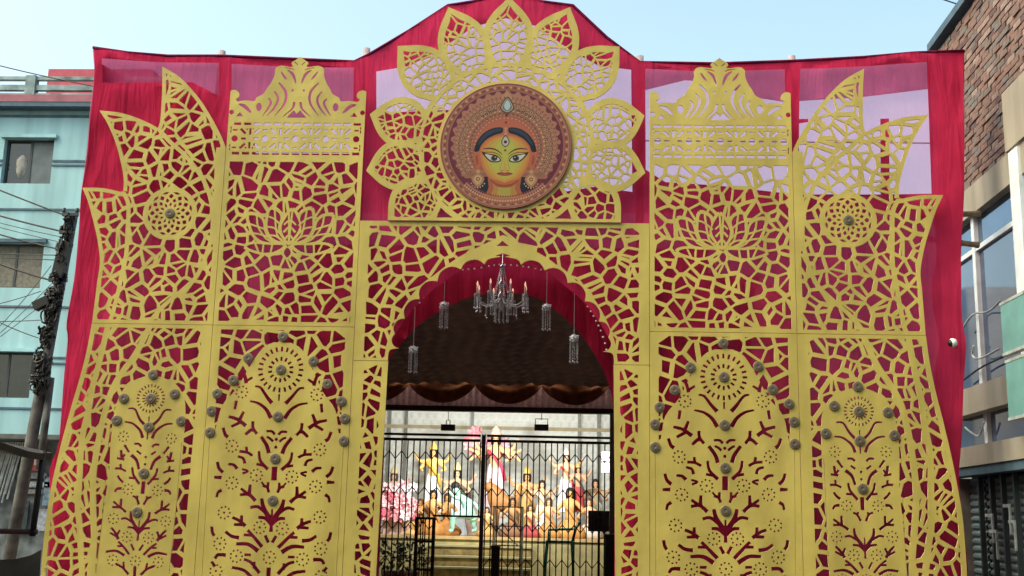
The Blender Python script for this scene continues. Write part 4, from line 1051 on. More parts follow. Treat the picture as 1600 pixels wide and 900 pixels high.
# ---------------------------------------------------------------- idols
def skin_mesh(name, V, E_, rad, m, parent, sub=2):
    me = bpy.data.meshes.new(name); me.from_pydata([tuple(v) for v in V], E_, []); o = link(name, me, m, parent)
    sk = o.modifiers.new('skin', 'SKIN'); sk.use_smooth_shade = True
    lay = me.skin_vertices[0].data
    for i, r_ in enumerate(rad): lay[i].radius = (r_, r_) if not isinstance(r_, tuple) else r_
    lay[0].use_root = True
    ss = o.modifiers.new('sub', 'SUBSURF'); ss.levels = sub; ss.render_levels = sub
    return o
_mc = {}
def cmat(c, rough=.6):
    k = (c, rough)
    if k not in _mc: _mc[k] = mat('painted_clay', srgb(*c), rough, var=.1, scale=9)
    return _mc[k]
def idol(px, yt, yb, Y, skin, robe, hair, crown, lab, arms=1, seated=False, sash=None, name='idol'):
    base = Q(px, yb, Y); H = Q(px, yt, Y).z - base.z
    base.z = zs + .002 if base.z < zs + .25 else base.z
    H = Q(px, yt, Y).z - base.z
    if seated: H *= 1.35
    root = empty(name, base, label=lab, cat='statue', group='clay idols on the stage')
    dz = -.26 * H if seated else 0
    J = lambda x, y, z: Vector((x * H, y * H, z * H + dz))
    V = [J(0, 0, .46), J(0, 0, .54), J(0, -.01, .65), J(0, 0, .735), J(0, 0, .775), J(0, -.005, .83), J(0, -.005, .885)]
    E_ = [(0, 1), (1, 2), (2, 3), (3, 4), (4, 5), (5, 6)]; rd = [.085 * H, .062 * H, .082 * H, .05 * H, .026 * H, .047 * H, .03 * H]
    poses = [((.19, -.03, .60), (.13, -.15, .58)), ((.20, .0, .72), (.27, -.08, .84)), ((.22, .02, .68), (.32, -.03, .72)), ((.21, .02, .66), (.30, -.04, .58))]
    for s_ in (-1, 1):
        b0 = len(V); V.append(J(s_ * .095, 0, .715)); E_.append((3, b0)); rd.append(.036 * H)
        for k in range(arms):
            e, h = poses[k]; b1 = len(V)
            V += [J(s_ * e[0], e[1], e[2]), J(s_ * h[0], h[1], h[2])]; E_ += [(b0, b1), (b1, b1 + 1)]; rd += [.024 * H, .017 * H]
    skin_mesh('body', V, E_, rd, cmat(skin), root)
    b = MB()
    if seated:
        prof = [(.20, .0), (.235, .04), (.22, .10), (.14, .17), (.09, .24)]
    else:
        prof = [(.155, 0), (.15, .03), (.12, .2), (.105, .38), (.088, .50), (.07, .55)]
    n = 28; vs = []
    for r_, h in prof:
        for k in range(n):
            a = 2 * math.pi * k / n; f = 1 + .07 * math.sin(7 * a) * (1 if h < .4 else .3); vs.append((r_ * H * f * math.cos(a), r_ * H * f * .72 * math.sin(a), h * H))
    b.add(vs, [(i * n + k, i * n + (k + 1) % n, (i + 1) * n + (k + 1) % n, (i + 1) * n + k) for i in range(len(prof) - 1) for k in range(n)])
    b.build('robe', cmat(robe, .8), root, True)
    b = MB(); b.tube([J(-.09, -.075, .70), J(0, -.10, .62), J(.09, -.075, .50), J(.12, -.04, .36)], .022 * H, 6); b.build('sash', cmat(sash or robe, .7), root, True)
    b = MB(); b.lathe([(0, .075 * H), (.05 * H, .055 * H), (.062 * H, .01 * H), (.06 * H, -.06 * H), (.035 * H, -.12 * H), (0, -.13 * H)], J(0, .028, .85), 12); b.build('hair', cmat(hair, .5), root, True)
    if crown:
        b = MB(); b.lathe([(.056 * H, 0), (.066 * H, .015 * H), (.05 * H, .04 * H), (.052 * H, .055 * H), (.028 * H, .085 * H), (.012 * H, .105 * H), (0, .13 * H)], J(0, -.002, .885), 14); b.build('crown', cmat(crown, .35), root, True)
    b = MB()
    for s_ in (-1, 1): b.lathe([(0, .007 * H), (.011 * H, 0), (0, -.007 * H)], J(s_ * .018, -.048, .84), 6)
    b.lathe([(0, .004 * H), (.012 * H, 0), (0, -.004 * H)], J(0, -.046, .805), 6); b.build('face_marks', cmat((40, 20, 24)), root)
    return root
TAN = (196, 150, 92); WHT = (232, 232, 236)
r0 = idol(772, 664, 800, 9.6, (224, 178, 128), (225, 205, 215), (28, 22, 22), (236, 190, 170), 'tall many armed idol with pink fan halo in centre of stage', 4, sash=(205, 60, 90))
# halo fan
hc = Q(770, 704, 9.6); k9 = (DIST + 9.6) / FPX; b = MB()
for k in range(17):
    a = R(-20 + 220 * k / 16); b.lathe([(0, 0), (4.5 * k9, 8 * k9), (5 * k9, 16 * k9), (0, 30 * k9)], (0, 0, 0), 6, rot=Matrix.Rotation(R(90) - a, 3, 'Y'))
o = b.build('halo_fan', cmat((236, 176, 190), .7), r0, True); o.location = (0, .25, hc.z - r0.location.z); 
idol(674, 690, 800, 9.4, (228, 190, 120), (236, 232, 226), (40, 26, 20), (226, 190, 96), 'white robed idol with yellow crown beside brown wooden post', 2, sash=(214, 180, 60))
idol(884, 700, 800, 9.3, (222, 176, 140), (236, 236, 240), (26, 22, 24), (226, 214, 190), 'white robed idol near the bright lamp', 2, sash=(190, 60, 66))
idol(903, 722, 800, 9.0, (206, 140, 104), (178, 62, 66), (24, 20, 20), (160, 140, 70), 'red robed idol holding its arms out next to dark stand', 2, sash=(60, 70, 60))
for px, yt, Y, sk, rb, hr, lab in ((675, 756, 8.8, TAN, (182, 130, 70), (26, 20, 18), 'tan seated figure with square black hair'), (697, 762, 8.9, (190, 142, 84), (168, 116, 60), (60, 40, 26), 'ochre seated figure beside pale green kneeling figure'),
                                   (890, 752, 8.8, (200, 148, 84), (190, 140, 76), (30, 24, 20), 'tan seated figure below white robed idol'), (641, 805, 8.5, (208, 164, 100), (206, 168, 110), (70, 34, 24), 'low seated figure with brown hair beside pink flowers'),
                                   (857, 770, 8.7, (214, 158, 110), (176, 128, 70), (66, 50, 36), 'tan figure with bent head beside green chair'), (920, 770, 8.9, (216, 170, 130), (214, 196, 180), (90, 60, 50), 'pale seated figure behind the loudspeaker'),
                                   (655, 772, 9.0, (186, 134, 70), (172, 120, 56), (90, 58, 30), 'small ochre seated figure behind the wicket door')):
    idol(px, yt, 838, Y, sk, rb, hr, None, lab, 1, True)
for px, yt, Y, sk, rb, hr, cr_, lab in ((712, 722, 9.7, (222, 186, 150), (196, 214, 224), (34, 26, 24), (220, 200, 150), 'pale blue robed standing idol beside the central idol'), (822, 728, 9.6, (206, 160, 110), (190, 150, 84), (30, 24, 22), (206, 170, 90), 'ochre robed standing idol behind the trestle'),
                                   (846, 742, 9.4, (214, 170, 130), (222, 212, 200), (40, 30, 26), None, 'small white robed standing idol beside ochre robed idol'), (612, 728, 9.7, (210, 170, 140), (214, 190, 200), (60, 40, 36), (210, 190, 140), 'lilac robed standing idol behind the pink flowers'), (930, 740, 9.7, (200, 160, 120), (150, 160, 140), (40, 34, 30), None, 'grey green robed idol beside the bright lamp')):
    idol(px, yt, 830, Y, sk, rb, hr, cr_, lab, 2)
for px, yt, Y, sk, rb, hr, lab in ((800, 770, 8.7, (170, 120, 70), (120, 86, 60), (30, 24, 22), 'dark brown seated figure behind the trestle'), (828, 782, 8.6, (196, 150, 100), (150, 60, 60), (50, 34, 26), 'seated figure in dull red cloth beside the trestle'), (760, 786, 8.6, (204, 160, 104), (178, 140, 80), (36, 26, 20), 'small tan seated figure in front of the lion')):
    idol(px, yt, 838, Y, sk, rb, hr, None, lab, 1, True)
# lion below the main idol
def beast(px0, px1, yt, Y, c, mane, lab, cat):
    a = Q(px0, yt, Y); e = Q(px1, yt, Y); Lx = e.x - a.x; top_ = a.z; cx = (a.x + e.x) / 2; root = empty(cat, (cx, Y, zs + .002), label=lab, cat='statue'); h = top_ - zs
    V = [Vector((x * Lx, y * h, z * h)) for x, y, z in [(.30, 0, .62), (0, 0, .60), (-.28, 0, .68), (-.40, -.03, .86), (-.52, -.06, .90), (-.60, -.07, .82),
        (.33, .12, .55), (.27, .13, .34), (.36, .13, .20), (.34, .12, .03), (.33, -.12, .55), (.27, -.13, .34), (.36, -.13, .20), (.34, -.14, .03),
        (-.27, .12, .5), (-.25, .13, .27), (-.28, .13, .03), (-.27, -.12, .5), (-.25, -.13, .27), (-.30, -.14, .03), (.46, 0, .72), (.56, 0, .95)]]
    E_ = [(1, 0), (1, 2), (2, 3), (3, 4), (4, 5), (0, 6), (6, 7), (7, 8), (8, 9), (0, 10), (10, 11), (11, 12), (12, 13), (2, 14), (14, 15), (15, 16), (2, 17), (17, 18), (18, 19), (0, 20), (20, 21)]
    E_ = [(0, 1) if e_ == (1, 0) else e_ for e_ in E_]
    rd = [.16, .15, .19, .14, .13, .07, .10, .075, .05, .06, .10, .075, .05, .06, .09, .06, .06, .09, .06, .06, .03, .045]
    skin_mesh('body', V, E_, [r_ * h for r_ in rd], cmat(c), root)
    b = MB(); rr = random.Random(3)
    for k in range(26):
        aa = k * 2.4; b.lathe([(0, .0), (.05 * h, .05 * h), (0, .2 * h)], Vector((-.38 * Lx, -.02 * h, .80 * h)), 5, rot=Matrix.Rotation(aa, 3, 'X') @ Matrix.Rotation(R(70), 3, 'Y'))
    b.build('mane', cmat(mane, .9), root)
    b = MB()
    for s_ in (-1, 1): b.lathe([(.03 * h, 0), (.02 * h, .05 * h), (0, .08 * h)], Vector((-.45 * Lx, s_ * .07 * h - .03 * h, .98 * h)), 6)
    b.build('ear', cmat(c), root)
beast(764, 812, 752, 9.0, (150, 104, 56), (96, 62, 34), 'brown lion statue with dark mane below the main idol', 'lion_statue')
# pale green kneeling figure
Y = 8.6; kneel = [(740, 803), (733, 794), (727, 784), (719, 777), (713, 770), (711, 763), (709, 808), (707, 831), (703, 832), (738, 815), (742, 831), (737, 832), (722, 781), (712, 780), (703, 770), (733, 786), (742, 790), (748, 800)]
yo = [0, 0, 0, -.03, -.05, -.05, -.15, -.12, -.18, .1, .12, .06, -.12, -.2, -.28, .12, .16, .1]
o0 = Q(728, 832, Y); o0.z = zs + .002
root = empty('kneeling_figure', o0, label='pale green kneeling demon statue with raised arm beside the steps', cat='statue')
V = [Q(x, y - 2, Y) + Vector((0, d, 0)) - o0 for (x, y), d in zip(kneel, yo)]
V = [Vector((v.x, v.y, max(v.z, .035))) for v in V]
E_ = [(0, 1), (1, 2), (2, 3), (3, 4), (4, 5), (0, 6), (6, 7), (7, 8), (0, 9), (9, 10), (10, 11), (2, 12), (12, 13), (13, 14), (2, 15), (15, 16), (16, 17)]
skin_mesh('body', V, E_, [.10, .085, .105, .04, .065, .05, .065, .04, .03, .065, .04, .03, .05, .034, .025, .05, .034, .025], cmat((150, 205, 188), .4), root)
b = MB(); b.lathe([(0, .085), (.07, .05), (.085, 0), (.06, -.09), (0, -.12)], V[5] + Vector((.01, .035, .02)), 10); b.build('hair', cmat((26, 24, 26)), root, True)
# pink flower mass
def blossoms(px0, px1, py0, py1, Y, n, cols, lab, seed):
    rr = random.Random(seed); c = Q((px0 + px1) / 2, py1, Y); c.z = zs + .002; root = empty('flower_bank', c, label=lab, cat='flowers')
    pm = MB()
    for k in range(7):
        a = k * 2 * math.pi / 7; pm.add([(0, 0, 0), (.07 * math.cos(a - .4), -.02, .07 * math.sin(a - .4)), (.10 * math.cos(a), -.045, .10 * math.sin(a)), (.07 * math.cos(a + .4), -.02, .07 * math.sin(a + .4))], [(0, 1, 2, 3)])
    pm.lathe([(0, .03), (.025, .02), (.03, 0)], axis='y', n=6)
    mes = []
    for cc in cols: m_ = pm.mesh('blossom'); m_.materials.append(cmat(cc, .8)); mes.append(m_)
    for i in range(n):
        p = Q(rr.uniform(px0, px1), rr.uniform(py0, py1), Y + rr.uniform(-.15, .15)); p.z = max(p.z, zs + .08); o = child(rr.choice(mes), 'blossom', root, p - c); o.rotation_euler = (rr.uniform(-.4, .4), rr.uniform(0, 6), rr.uniform(-.4, .4)); s_ = rr.uniform(.8, 1.5); o.scale = (s_,) * 3
    b = MB(); b.bb(-.28, .28, .05, .3, 0, .5); b.build('stand', cmat((200, 170, 160)), root)
blossoms(598, 648, 758, 806, 8.9, 46, [(236, 150, 160), (240, 190, 196), (236, 226, 230), (220, 110, 130)], 'bank of pink and white paper flowers on the stage', 4)
blossoms(735, 752, 672, 705, 9.9, 16, [(236, 150, 160), (240, 200, 206)], 'small cluster of pink paper flowers behind the main idol', 5)
# green plastic chair
c = Q(876, 866, 7.2); k7 = (DIST + 7.2) / FPX
GRN = mat('green_plastic', (.012, .14, .095), .4, var=.1)
root = empty('plastic_chair', (c.x, 7.2, .013), label='green plastic chair with slanted back in front of the stage', cat='chair', ) 
zseat = Q(876, 846, 7.2).z; zbk = Q(896, 818, 7.2).z
b = MB(); b.bb(-.24, .20, -.22, .22, zseat - .03, zseat); b.build('seat', GRN, root)
b = MB()
for s_ in range(6): b.tube([(.19, -.2 + .08 * s_, zseat), (.24, -.2 + .08 * s_, zseat + .2), (.30, -.19 + .076 * s_, zbk)], .022, 6)
b.tube([(.30, -.22, zbk), (.30, .22, zbk)], .028, 8); b.build('backrest', GRN, root, True)
for x in (-.22, .18):
    for y in (-.2, .2): b = MB(); b.tube([(x, y, zseat - .02), (x * 1.12, y * 1.1, zseat - .4), (x * 1.2, y * 1.15, 0)], [.026, .022, .02], 6); b.build('leg', GRN, root)
for y in (-.23, .23): b = MB(); b.tube([(-.2, y, zseat), (-.2, y, zseat + .17), (.2, y, zseat + .19)], .02, 6); b.build('armrest', GRN, root)
# loudspeaker on a stand, work trestle
c = Q(936, 815, 7.0); hh = 30 * (DIST + 7) / FPX
root = empty('loudspeaker', (c.x, 7.0, .013), label='dark loudspeaker cabinet on a stand near the grille end', cat='loudspeaker')
b = MB(); b.bb(-.175, .175, -.12, .12, c.z - hh / 2 - .01, c.z + hh / 2); b.build('cabinet', mat('speaker_black', (.03, .022, .022), .7), root)
for zz, r_ in ((c.z - .05, .09), (c.z + .09, .04)):
    b = MB(); b.lathe([(r_, 0), (r_, .012), (r_ * .8, .004), (r_ * .3, -.0), (0, .01)], (0, -.121, zz), 16, 'y'); b.build('speaker_cone', BLK, root)
b = MB(); b.tube([(0, 0, .3), (0, 0, c.z - hh / 2)], .02, 8); 
for k in range(3): a = k * 2.09; b.tube([(0, 0, .45), (.3 * math.cos(a), .3 * math.sin(a), 0)], .012, 6)
b.build('tripod', BLK, root)
ALU = mat('aluminium', (.55, .54, .50), .4, .6, var=.15)
a0, a1 = P(772, 830, 7.0)[0], P(816, 830, 7.0)[0]; z3 = [Q(790, y, 7.0).z for y in (793, 823, 853)]
root = empty('metal_trestle', (a0, 7.0, .013), label='pale metal trestle frame with crossed braces before the steps', cat='trestle')
for x in (0, a1 - a0):
    for y in (-.2, .2): b = MB(); b.tube([(x, y, 0), (x, y, z3[0])], .012, 6); b.build('leg', ALU, root)
for zz in z3: b = MB(); b.bb(-.02, a1 - a0 + .02, -.22, .22, zz - .012, zz + .005); b.build('shelf', ALU, root)
for za, zb_ in ((z3[1], z3[0]), (z3[2], z3[1])): b = MB(); b.tube([(0.04, -.21, zb_), (a1 - a0 - .05, -.21, za)], .01, 6); b.build('brace', ALU, root)
# potted plants
LEAF = mat('dark_leaf', (.02, .05, .018), .5, var=.4, scale=12); POT = mat('clay_pot', (.16, .07, .04), .7)
for px, s_, nm in ((612, 1.0, 'beside the flower bank'), (640, 1.15, 'next to the wicket door')):
    c = Q(px, 880, 6.9); rr = random.Random(px); root = empty('potted_plant', (c.x, 6.9, .013), label='bushy dark green potted plant on tall stand ' + nm, cat='plant', group='potted plants behind the grille')
    b = MB(); b.lathe([(.12, 0), (.10, .5), (.13, .52), (.17, .78), (.15, .78)], n=14); b.build('pot', POT, root, True)
    b = MB(); b.tube([(0, 0, .7), (.02, 0, 1.05)], .015, 6); b.build('stem', LEAF, root)
    b = MB()
    for k in range(150):
        d = Vector((rr.gauss(0, 1), rr.gauss(0, 1), rr.gauss(.2, .8))).normalized(); p = Vector((0, 0, 1.0)) + d * rr.uniform(.1, .26) * s_; t = d.cross(Vector((rr.gauss(0, 1), rr.gauss(0, 1), 1))).normalized(); l_ = rr.uniform(.07, .12)
        b.add([p, p + d * l_ * .5 + t * .025, p + d * l_, p + d * l_ * .5 - t * .025], [(0, 1, 2, 3)])
    b.build('foliage', LEAF, root, kind='stuff')
# ================================================================== ground
ASPH = mat('asphalt', (.055, .053, .05), .85, var=.3, scale=1.3, bump=.4, bscale=90)
b = MB(); b.add([(-400, -200, 0), (400, -200, 0), (400, 600, 0), (-400, 600, 0)], [(0, 1, 2, 3)]); b.build('ground', ASPH, kind='structure')
PAVE = mat('pavement', (.20, .18, .16), .85, var=.2, scale=2, bump=.3, bscale=60)
for x0, x1 in ((-14, -4.9), (5.9, 8.5)):
    b = MB(); b.bb(x0, x1, .8, 14, -.05, .12); b.build('pavement', PAVE, kind='structure')

# ================================================================== turquoise building
TY = 16.0
TURQ = mat('turquoise_plaster', (.28, .47, .51), .8, var=.16, scale=1.1, bump=.15, bscale=30, stretch=(2.2, 1, .22))
TRIM = mat('dark_blue_trim', (.055, .10, .14), .7, var=.2); CONC = mat('weathered_concrete', (.24, .32, .33), .9, var=.45, scale=2.5, bump=.3, bscale=25)
PINKB = mat('faded_pink_band', (.30, .11, .14), .8, var=.2, scale=3); GLD = mat('dark_window_glass', (.012, .018, .022), .08, var=.2, spec=.6)
SHUT = mat('brown_shutter', (.16, .145, .115), .7, var=.25, scale=12); FRAME = mat('dark_frame', (.03, .04, .045), .5)
def t_(px, py, Y=TY): return P(px, py, Y)
wz1 = t_(70, 166)[1]; xr = t_(160, 300)[0] + 1.4
wl_ = [(-40, .02), (xr, .02), (xr, wz1), (-40, wz1)]
wrects = [((8, 216), (78, 287)), ((-22, 379), (62, 450)), ((-30, 549), (45, 622))]
ops = [('+', wl_, None)]; wpos = []
for (a, b_), (c, d) in wrects:
    x0, z1 = t_(a, b_); x1, z0 = t_(c, d); wpos.append((x0, x1, z0, z1)); ops.append(('-', rect(x0, z0, x1, z1), None))
for (x0, x1, z0, z1) in list(wpos):
    for k in (1, 2, 3):
        ops.append(('-', rect(x0 - k * 3.1, z0, x0 - k * 3.1 + 1.25, z1), None)); wpos.append((x0 - k * 3.1, x0 - k * 3.1 + 1.25, z0, z1))
tb = empty('turquoise_building', (0, TY, 0), label='turquoise plastered building with dark windows behind the utility pole', cat='building')
link('front_wall', board_mesh('front_wall', ops, thick=.30), [TURQ, TURQ], tb)
b = MB(); b.bb(-40, xr - .01, .32, 9, .03, wz1 - .02); b.build('rear_block', TURQ, tb)
for i, (x0, x1, z0, z1) in enumerate(wpos):
    w = empty('window', ((x0 + x1) / 2, .16, (z0 + z1) / 2)); w.parent = tb; hx, hz = (x1 - x0) / 2, (z1 - z0) / 2
    b = MB()
    for q in ((-hx, -hx + .06, -hz, hz), (hx - .06, hx, -hz, hz), (-hx + .06, hx - .06, -hz, -hz + .05), (-hx + .06, hx - .06, hz - .05, hz), (-.03, .03, -hz + .05, hz - .05)): b.bb(q[0], q[1], 0, .05, q[2], q[3])
    b.build('window_frame', FRAME, w)
    for s_ in (-1, 1):
        b = MB(); b.bb(min(s_ * .03, s_ * (hx - .06)), max(s_ * .03, s_ * (hx - .06)), .018, .028, -hz + .05, hz - .05)
        b.build('pane' if i % 3 != 1 else 'shutter_leaf', SHUT if i % 3 == 1 else (GLD if not (i % 3 == 0 and s_ > 0) else mat('grey_curtain_pane', (.10, .12, .13), .35, var=.25, scale=3)), w)
    if i % 3 == 0:
        b = MB(); b.lathe([(.10, -.3), (.16, -.1), (.17, .2), (.08, .34), (0, .36)], (-hx * .35, .10, -.12), 10); b.build('curtain', mat('pale_curtain', (.35, .33, .30), .9, var=.3, scale=6), w, True)
    b = MB(); b.bb(-hx - .08, hx + .08, -.26, -.161, hz - .0, hz + .09); b.build('lintel', TURQ if i % 3 != 1 else TRIM, w)
for ya, yb in ((180, 183.5), (250, 253), (257, 259.5), (326, 329), (478, 481), (557, 560), (566, 569), (637, 640)):
    z1 = t_(60, ya)[1]; z0 = t_(60, yb)[1]; b = MB()
    # string courses stop at the window openings
    segs = [(-39.9, xr - .1)]
    for (x0, x1, wz0, wz1_) in wpos:
        if wz0 < z1 and z0 < wz1_:
            segs = [s for a, e in segs for s in ((a, min(e, x0)), (max(a, x1), e)) if s[1] - s[0] > .02]
    for a, e in segs: b.bb(a, e, -.03, -.002, z0, z1)
    b.build('string_course', TRIM, tb, kind='stuff')
zc0, zc1 = t_(60, 166)[1], t_(60, 155)[1]
b = MB(); b.bb(-40.2, xr + .15, -.35, .6, zc0 - .0, zc1); b.build('eaves', PINKB, tb)
b = MB(); b.bb(-40.1, xr + .1, -.34, .55, zc0 - .12, zc0 - .001); b.build('eaves_soffit', TRIM, tb)
zp = t_(60, 126)[1]
for za, zb_ in ((zc1 + .001, zc1 + .06), (t_(60, 147)[1], t_(60, 139)[1]), (t_(60, 131)[1], zp)):
    b = MB(); b.bb(-40.2, xr + .15, -.30, -.16, za, zb_); b.build('parapet_rail', CONC, tb)
for k in range(14):
    x = t_(56, 140)[0] + 1.6 - k * 2.2 if False else t_(56, 140)[0] + (1 - k) * 2.4
    b = MB(); b.bb(x - .13, x + .13, -.34, -.12, zc1, zp + .02); b.build('parapet_post', CONC, tb)
x0, z0 = t_(74, 126, TY + 3); x1, z1 = t_(160, 108, TY + 3)
b = MB(); b.bb(x0, x1 + 1.5, 3, 6, zc1 - .3, z1); b.build('roof_block', mat('red_roof_block', (.40, .06, .09), .7, var=.15), tb)
b = MB(); p = t_(41, 118); b.tube([(p[0], .2, zc1 - .1), (p[0], .2, p[1])], .02, 6); b.build('roof_rod', FRAME, tb)
# shop front below
SY = 13.0
sf = empty('shop_front', (0, SY, 0), label='cluttered grey shop front with red sign and posters below turquoise building', cat='shop')
zl = P(40, 690, SY)[1]
GRY = mat('grey_shop_board', (.13, .15, .16), .7, var=.5, scale=3, bump=.2); 
b = MB(); b.bb(-34, P(105, 760, SY)[0] + .8, 0, .4, .02, zl); b.build('wall', GRY, sf)
b = MB(); b.bb(-34, P(105, 760, SY)[0] + .9, -1.0, .4, zl + .001, zl + .1); b.build('canopy', mat('canopy_grey', (.09, .10, .10), .7, var=.3), sf)
PIP = mat('pale_pipe', (.34, .38, .38), .6, var=.3)
for k in range(16):
    x = P(-20 + k * 3.9, 700, SY)[0]; z1 = zl - .02; z0 = P(10, 770 + (k * 37 % 11) * 2, SY)[1]
    b = MB(); b.tube([(x - .22, -.10, z0), (x, -.10, z1)], .022, 6); b.build('grille_rod', PIP, sf)
x0, z1 = P(51, 702, SY - .2); x1, z0 = P(66, 735, SY - .2)
b = MB(); b.bb(x0, x1, -.2, -.15, z0, z1); sg = b.build('red_sign', mat('red_sign', (.48, .05, .04), .5, var=.1), sf)
b = MB(); hx, hz = (x1 - x0), (z1 - z0)
for q in ((.25, .40, .25, .75), (.40, .72, .25, .34), (.40, .72, .66, .75), (.60, .74, .34, .66)): b.bb(x0 + q[0] * hx, x0 + q[1] * hx, -.205, -.2005, z0 + q[2] * hz, z0 + q[3] * hz)
b.build('sign_mark', mat('white_paint', (.6, .6, .6), .6), sg)
for (a, b_), (c, d), cc in (((28, 738), (72, 748), (.20, .20, .22)), ((28, 752), (78, 762), (.34, .36, .40)), ((28, 764), (66, 772), (.26, .24, .25)), ((70, 745), (84, 790), (.18, .28, .36)), ((20, 782), (40, 835), (.03, .05, .06)), ((60, 795), (80, 830), (.30, .33, .38))):
    x0, z1 = P(a, b_, SY - .1); x1, z0 = P(c, d, SY - .1); b = MB(); b.bb(x0, x1, -.1, -.06, z0, z1); po = b.build('poster', mat('faded_poster', cc, .7, var=.4, scale=9), sf)
    if cc[0] > .3:
        b = MB()
        for k in range(9): b.bb(x0 + (x1 - x0) * (.05 + .1 * k), x0 + (x1 - x0) * (.12 + .1 * k), -.104, -.1005, z0 + (z1 - z0) * .3, z0 + (z1 - z0) * (.55 + .2 * (k % 2)))
        b.build('lettering', mat('pale_lettering', (.5, .5, .5), .7), po, kind='stuff')

# ================================================================== utility pole with tangled cables
PYY = 3.0
POLE = mat('weathered_pole', (.13, .13, .125), .9, var=.4, scale=5, bump=.3, bscale=40); BLKC = mat('black_cable', (.006, .0065, .007), .6, var=.2)
ptop = Q(115, 336, PYY); pb = Q(28, 800, PYY); dd = (pb - ptop) / (ptop.z - pb.z); pbot = ptop + dd * (ptop.z - .02)
kp = (DIST + PYY) / FPX
root = empty('utility_pole', pbot, label='leaning grey concrete utility pole wrapped in tangled black cables', cat='utility pole')
b = MB(); b.tube([(0, 0, 0), tuple((ptop - pbot) * .5), tuple(ptop - pbot)], [10.5 * kp, 9.5 * kp, 7.5 * kp], 10); b.build('shaft', POLE, root, True)
a = Q(74, 590, PYY); e = Q(45, 700, PYY); b = MB(); b.tube([a + Vector((.05, 0, 0)) - pbot, e + Vector((.22, 0, 0)) - pbot + (e - a) * .3], 6 * kp, 8); b.build('stay_pole', POLE, root, True)
for py, l in ((338, 26), (366, 24), (392, 26), (440, 30), (568, 32)):
    c = Q(115 - (py - 336) * 87 / 464, py, PYY) - pbot; b = MB(); b.box(c + Vector((0, -.1, 0)), (l * kp, .05, .045)); b.build('cross_arm', FRAME, root)
    for s_ in (-1, 1): b = MB(); b.lathe([(.018, 0), (.03, .02), (.018, .04), (.028, .06), (0, .08)], c + Vector((s_ * l * .42 * kp, -.1, .02)), 8); b.build('insulator', mat('dark_insulator', (.03, .028, .03), .3), root, True)
rr = random.Random(12)
def pole_at(py): return Q(115 - (py - 336) * 87 / 464, py, PYY)
for (py0, py1, n, rad) in ((345, 450, 44, 8), (455, 500, 50, 15), (495, 545, 30, 10), (560, 608, 40, 13)):
    b = MB()
    for k in range(n):
        py = rr.uniform(py0, py1); c = pole_at(py) - pbot + Vector((rr.gauss(0, .04), -.13, 0)); ph = rr.uniform(0, 6); r0_ = rad * kp * rr.uniform(.45, 1.0); asp = rr.uniform(.5, 1.5); tw = rr.uniform(.4, 1.0)
        pts = [c + Vector((r0_ * tw * math.cos(ph + t), rr.gauss(0, .012) + .10 * math.sin(t * .5 + ph), r0_ * asp * math.sin(ph + t))) for t in np.linspace(0, rr.uniform(4, 6.6), 14)]
        b.tube(pts, rr.uniform(.010, .020), 5)
    b.build('cable_tangle', BLKC, root, kind='stuff')
c = pole_at(478) + Vector((-14 * kp, -.18, 0)) - pbot; b = MB(); b.box(c, (26 * kp, .12, 14 * kp), Matrix.Rotation(R(-28), 3, 'Y')); b.build('junction_box', BLKC, root)
c = pole_at(585) + Vector((3 * kp, -.14, 0)) - pbot; b = MB(); b.box(c, (24 * kp, .16, 34 * kp)); b.build('junction_box', BLKC, root)
c = pole_at(410) + Vector((3 * kp, -.14, 0)) - pbot; b = MB(); b.box(c, (17 * kp, .14, 60 * kp), Matrix.Rotation(R(8), 3, 'Y')); b.build('cable_bundle', BLKC, root)
WL = ['thick black wire running to the top cross arm of the utility pole', 'thick black wire running to the second cross arm of the utility pole', 'thick black wire running to the third cross arm of the utility pole', 'heavy black wire running to the fourth cross arm of the utility pole', 'hair-thin wire just below the second cross arm of the pole', 'hair-thin wire just above the third cross arm of the pole', 'level thin wire leaving the pole below its slanted junction box', 'thin wire rising to the pole above its slanted junction box', 'thin wire falling to the pole under its upper cable tangle', 'hair-thin steep wire rising to the slanted junction box', 'hair-thin steep wire rising to the fourth cross arm', 'upper of two short level wires by the brown shutters', 'lower of two short level wires by the brown shutters', 'hair-thin steepest wire crossing below the brown shutters']
def wire(a, e, sag, r=.008, lab='thin black overhead wire running to the utility pole', grp='overhead wires at the pole'):
    pts = []
    for t in np.linspace(0, 1, 14): p = a.lerp(e, t); p.z -= sag * 4 * t * (1 - t); pts.append(p)
    b = MB(); b.tube([p - a for p in pts], r, 5); b.build('overhead_wire', BLKC, None, False, a, label=lab, cat='wire', group=grp)
def ext(x0, y0, x1, y1, Y0, Y1):      # extend the wire past the picture's edge
    t = -1.2; return Q(x0 + (x1 - x0) * t, y0 + (y1 - y0) * t, Y0 - (Y1 - Y0) * 0)
for (x0, y0, x1, y1, sg_, r) in ((0, 295, 106, 338, .02, .011), (0, 334, 108, 364, .03, .012), (0, 362, 100, 391, .04, .011), (8, 412, 90, 441, .03, .013), (0, 345, 104, 372, .03, .005), (0, 352, 102, 380, .03, .005),
                                (0, 500, 66, 500, .02, .006), (0, 470, 64, 455, .04, .006), (0, 498, 60, 528, .05, .007), (0, 520, 72, 470, .06, .005), (5, 510, 84, 440, .06, .005), (58, 398, 104, 399, .0, .007), (58, 405, 104, 407, .0, .007), (20, 480, 80, 415, .08, .005)):
    wire(ext(x0, y0, x1, y1, PYY, PYY), Q(x1, y1, PYY - .12), sg_, r, WL.pop(0))
wire(Q(-120, 70, PYY + 3), Q(175, 140, PYY + 3), .05, .010, 'thin wire sagging over the turquoise building roof', 'wires over the roofs')
wire(Q(-120, 479, 5.), Q(140, 481, 5.), .0, .011, 'straight black wire crossing the turquoise wall', 'wires over the roofs')
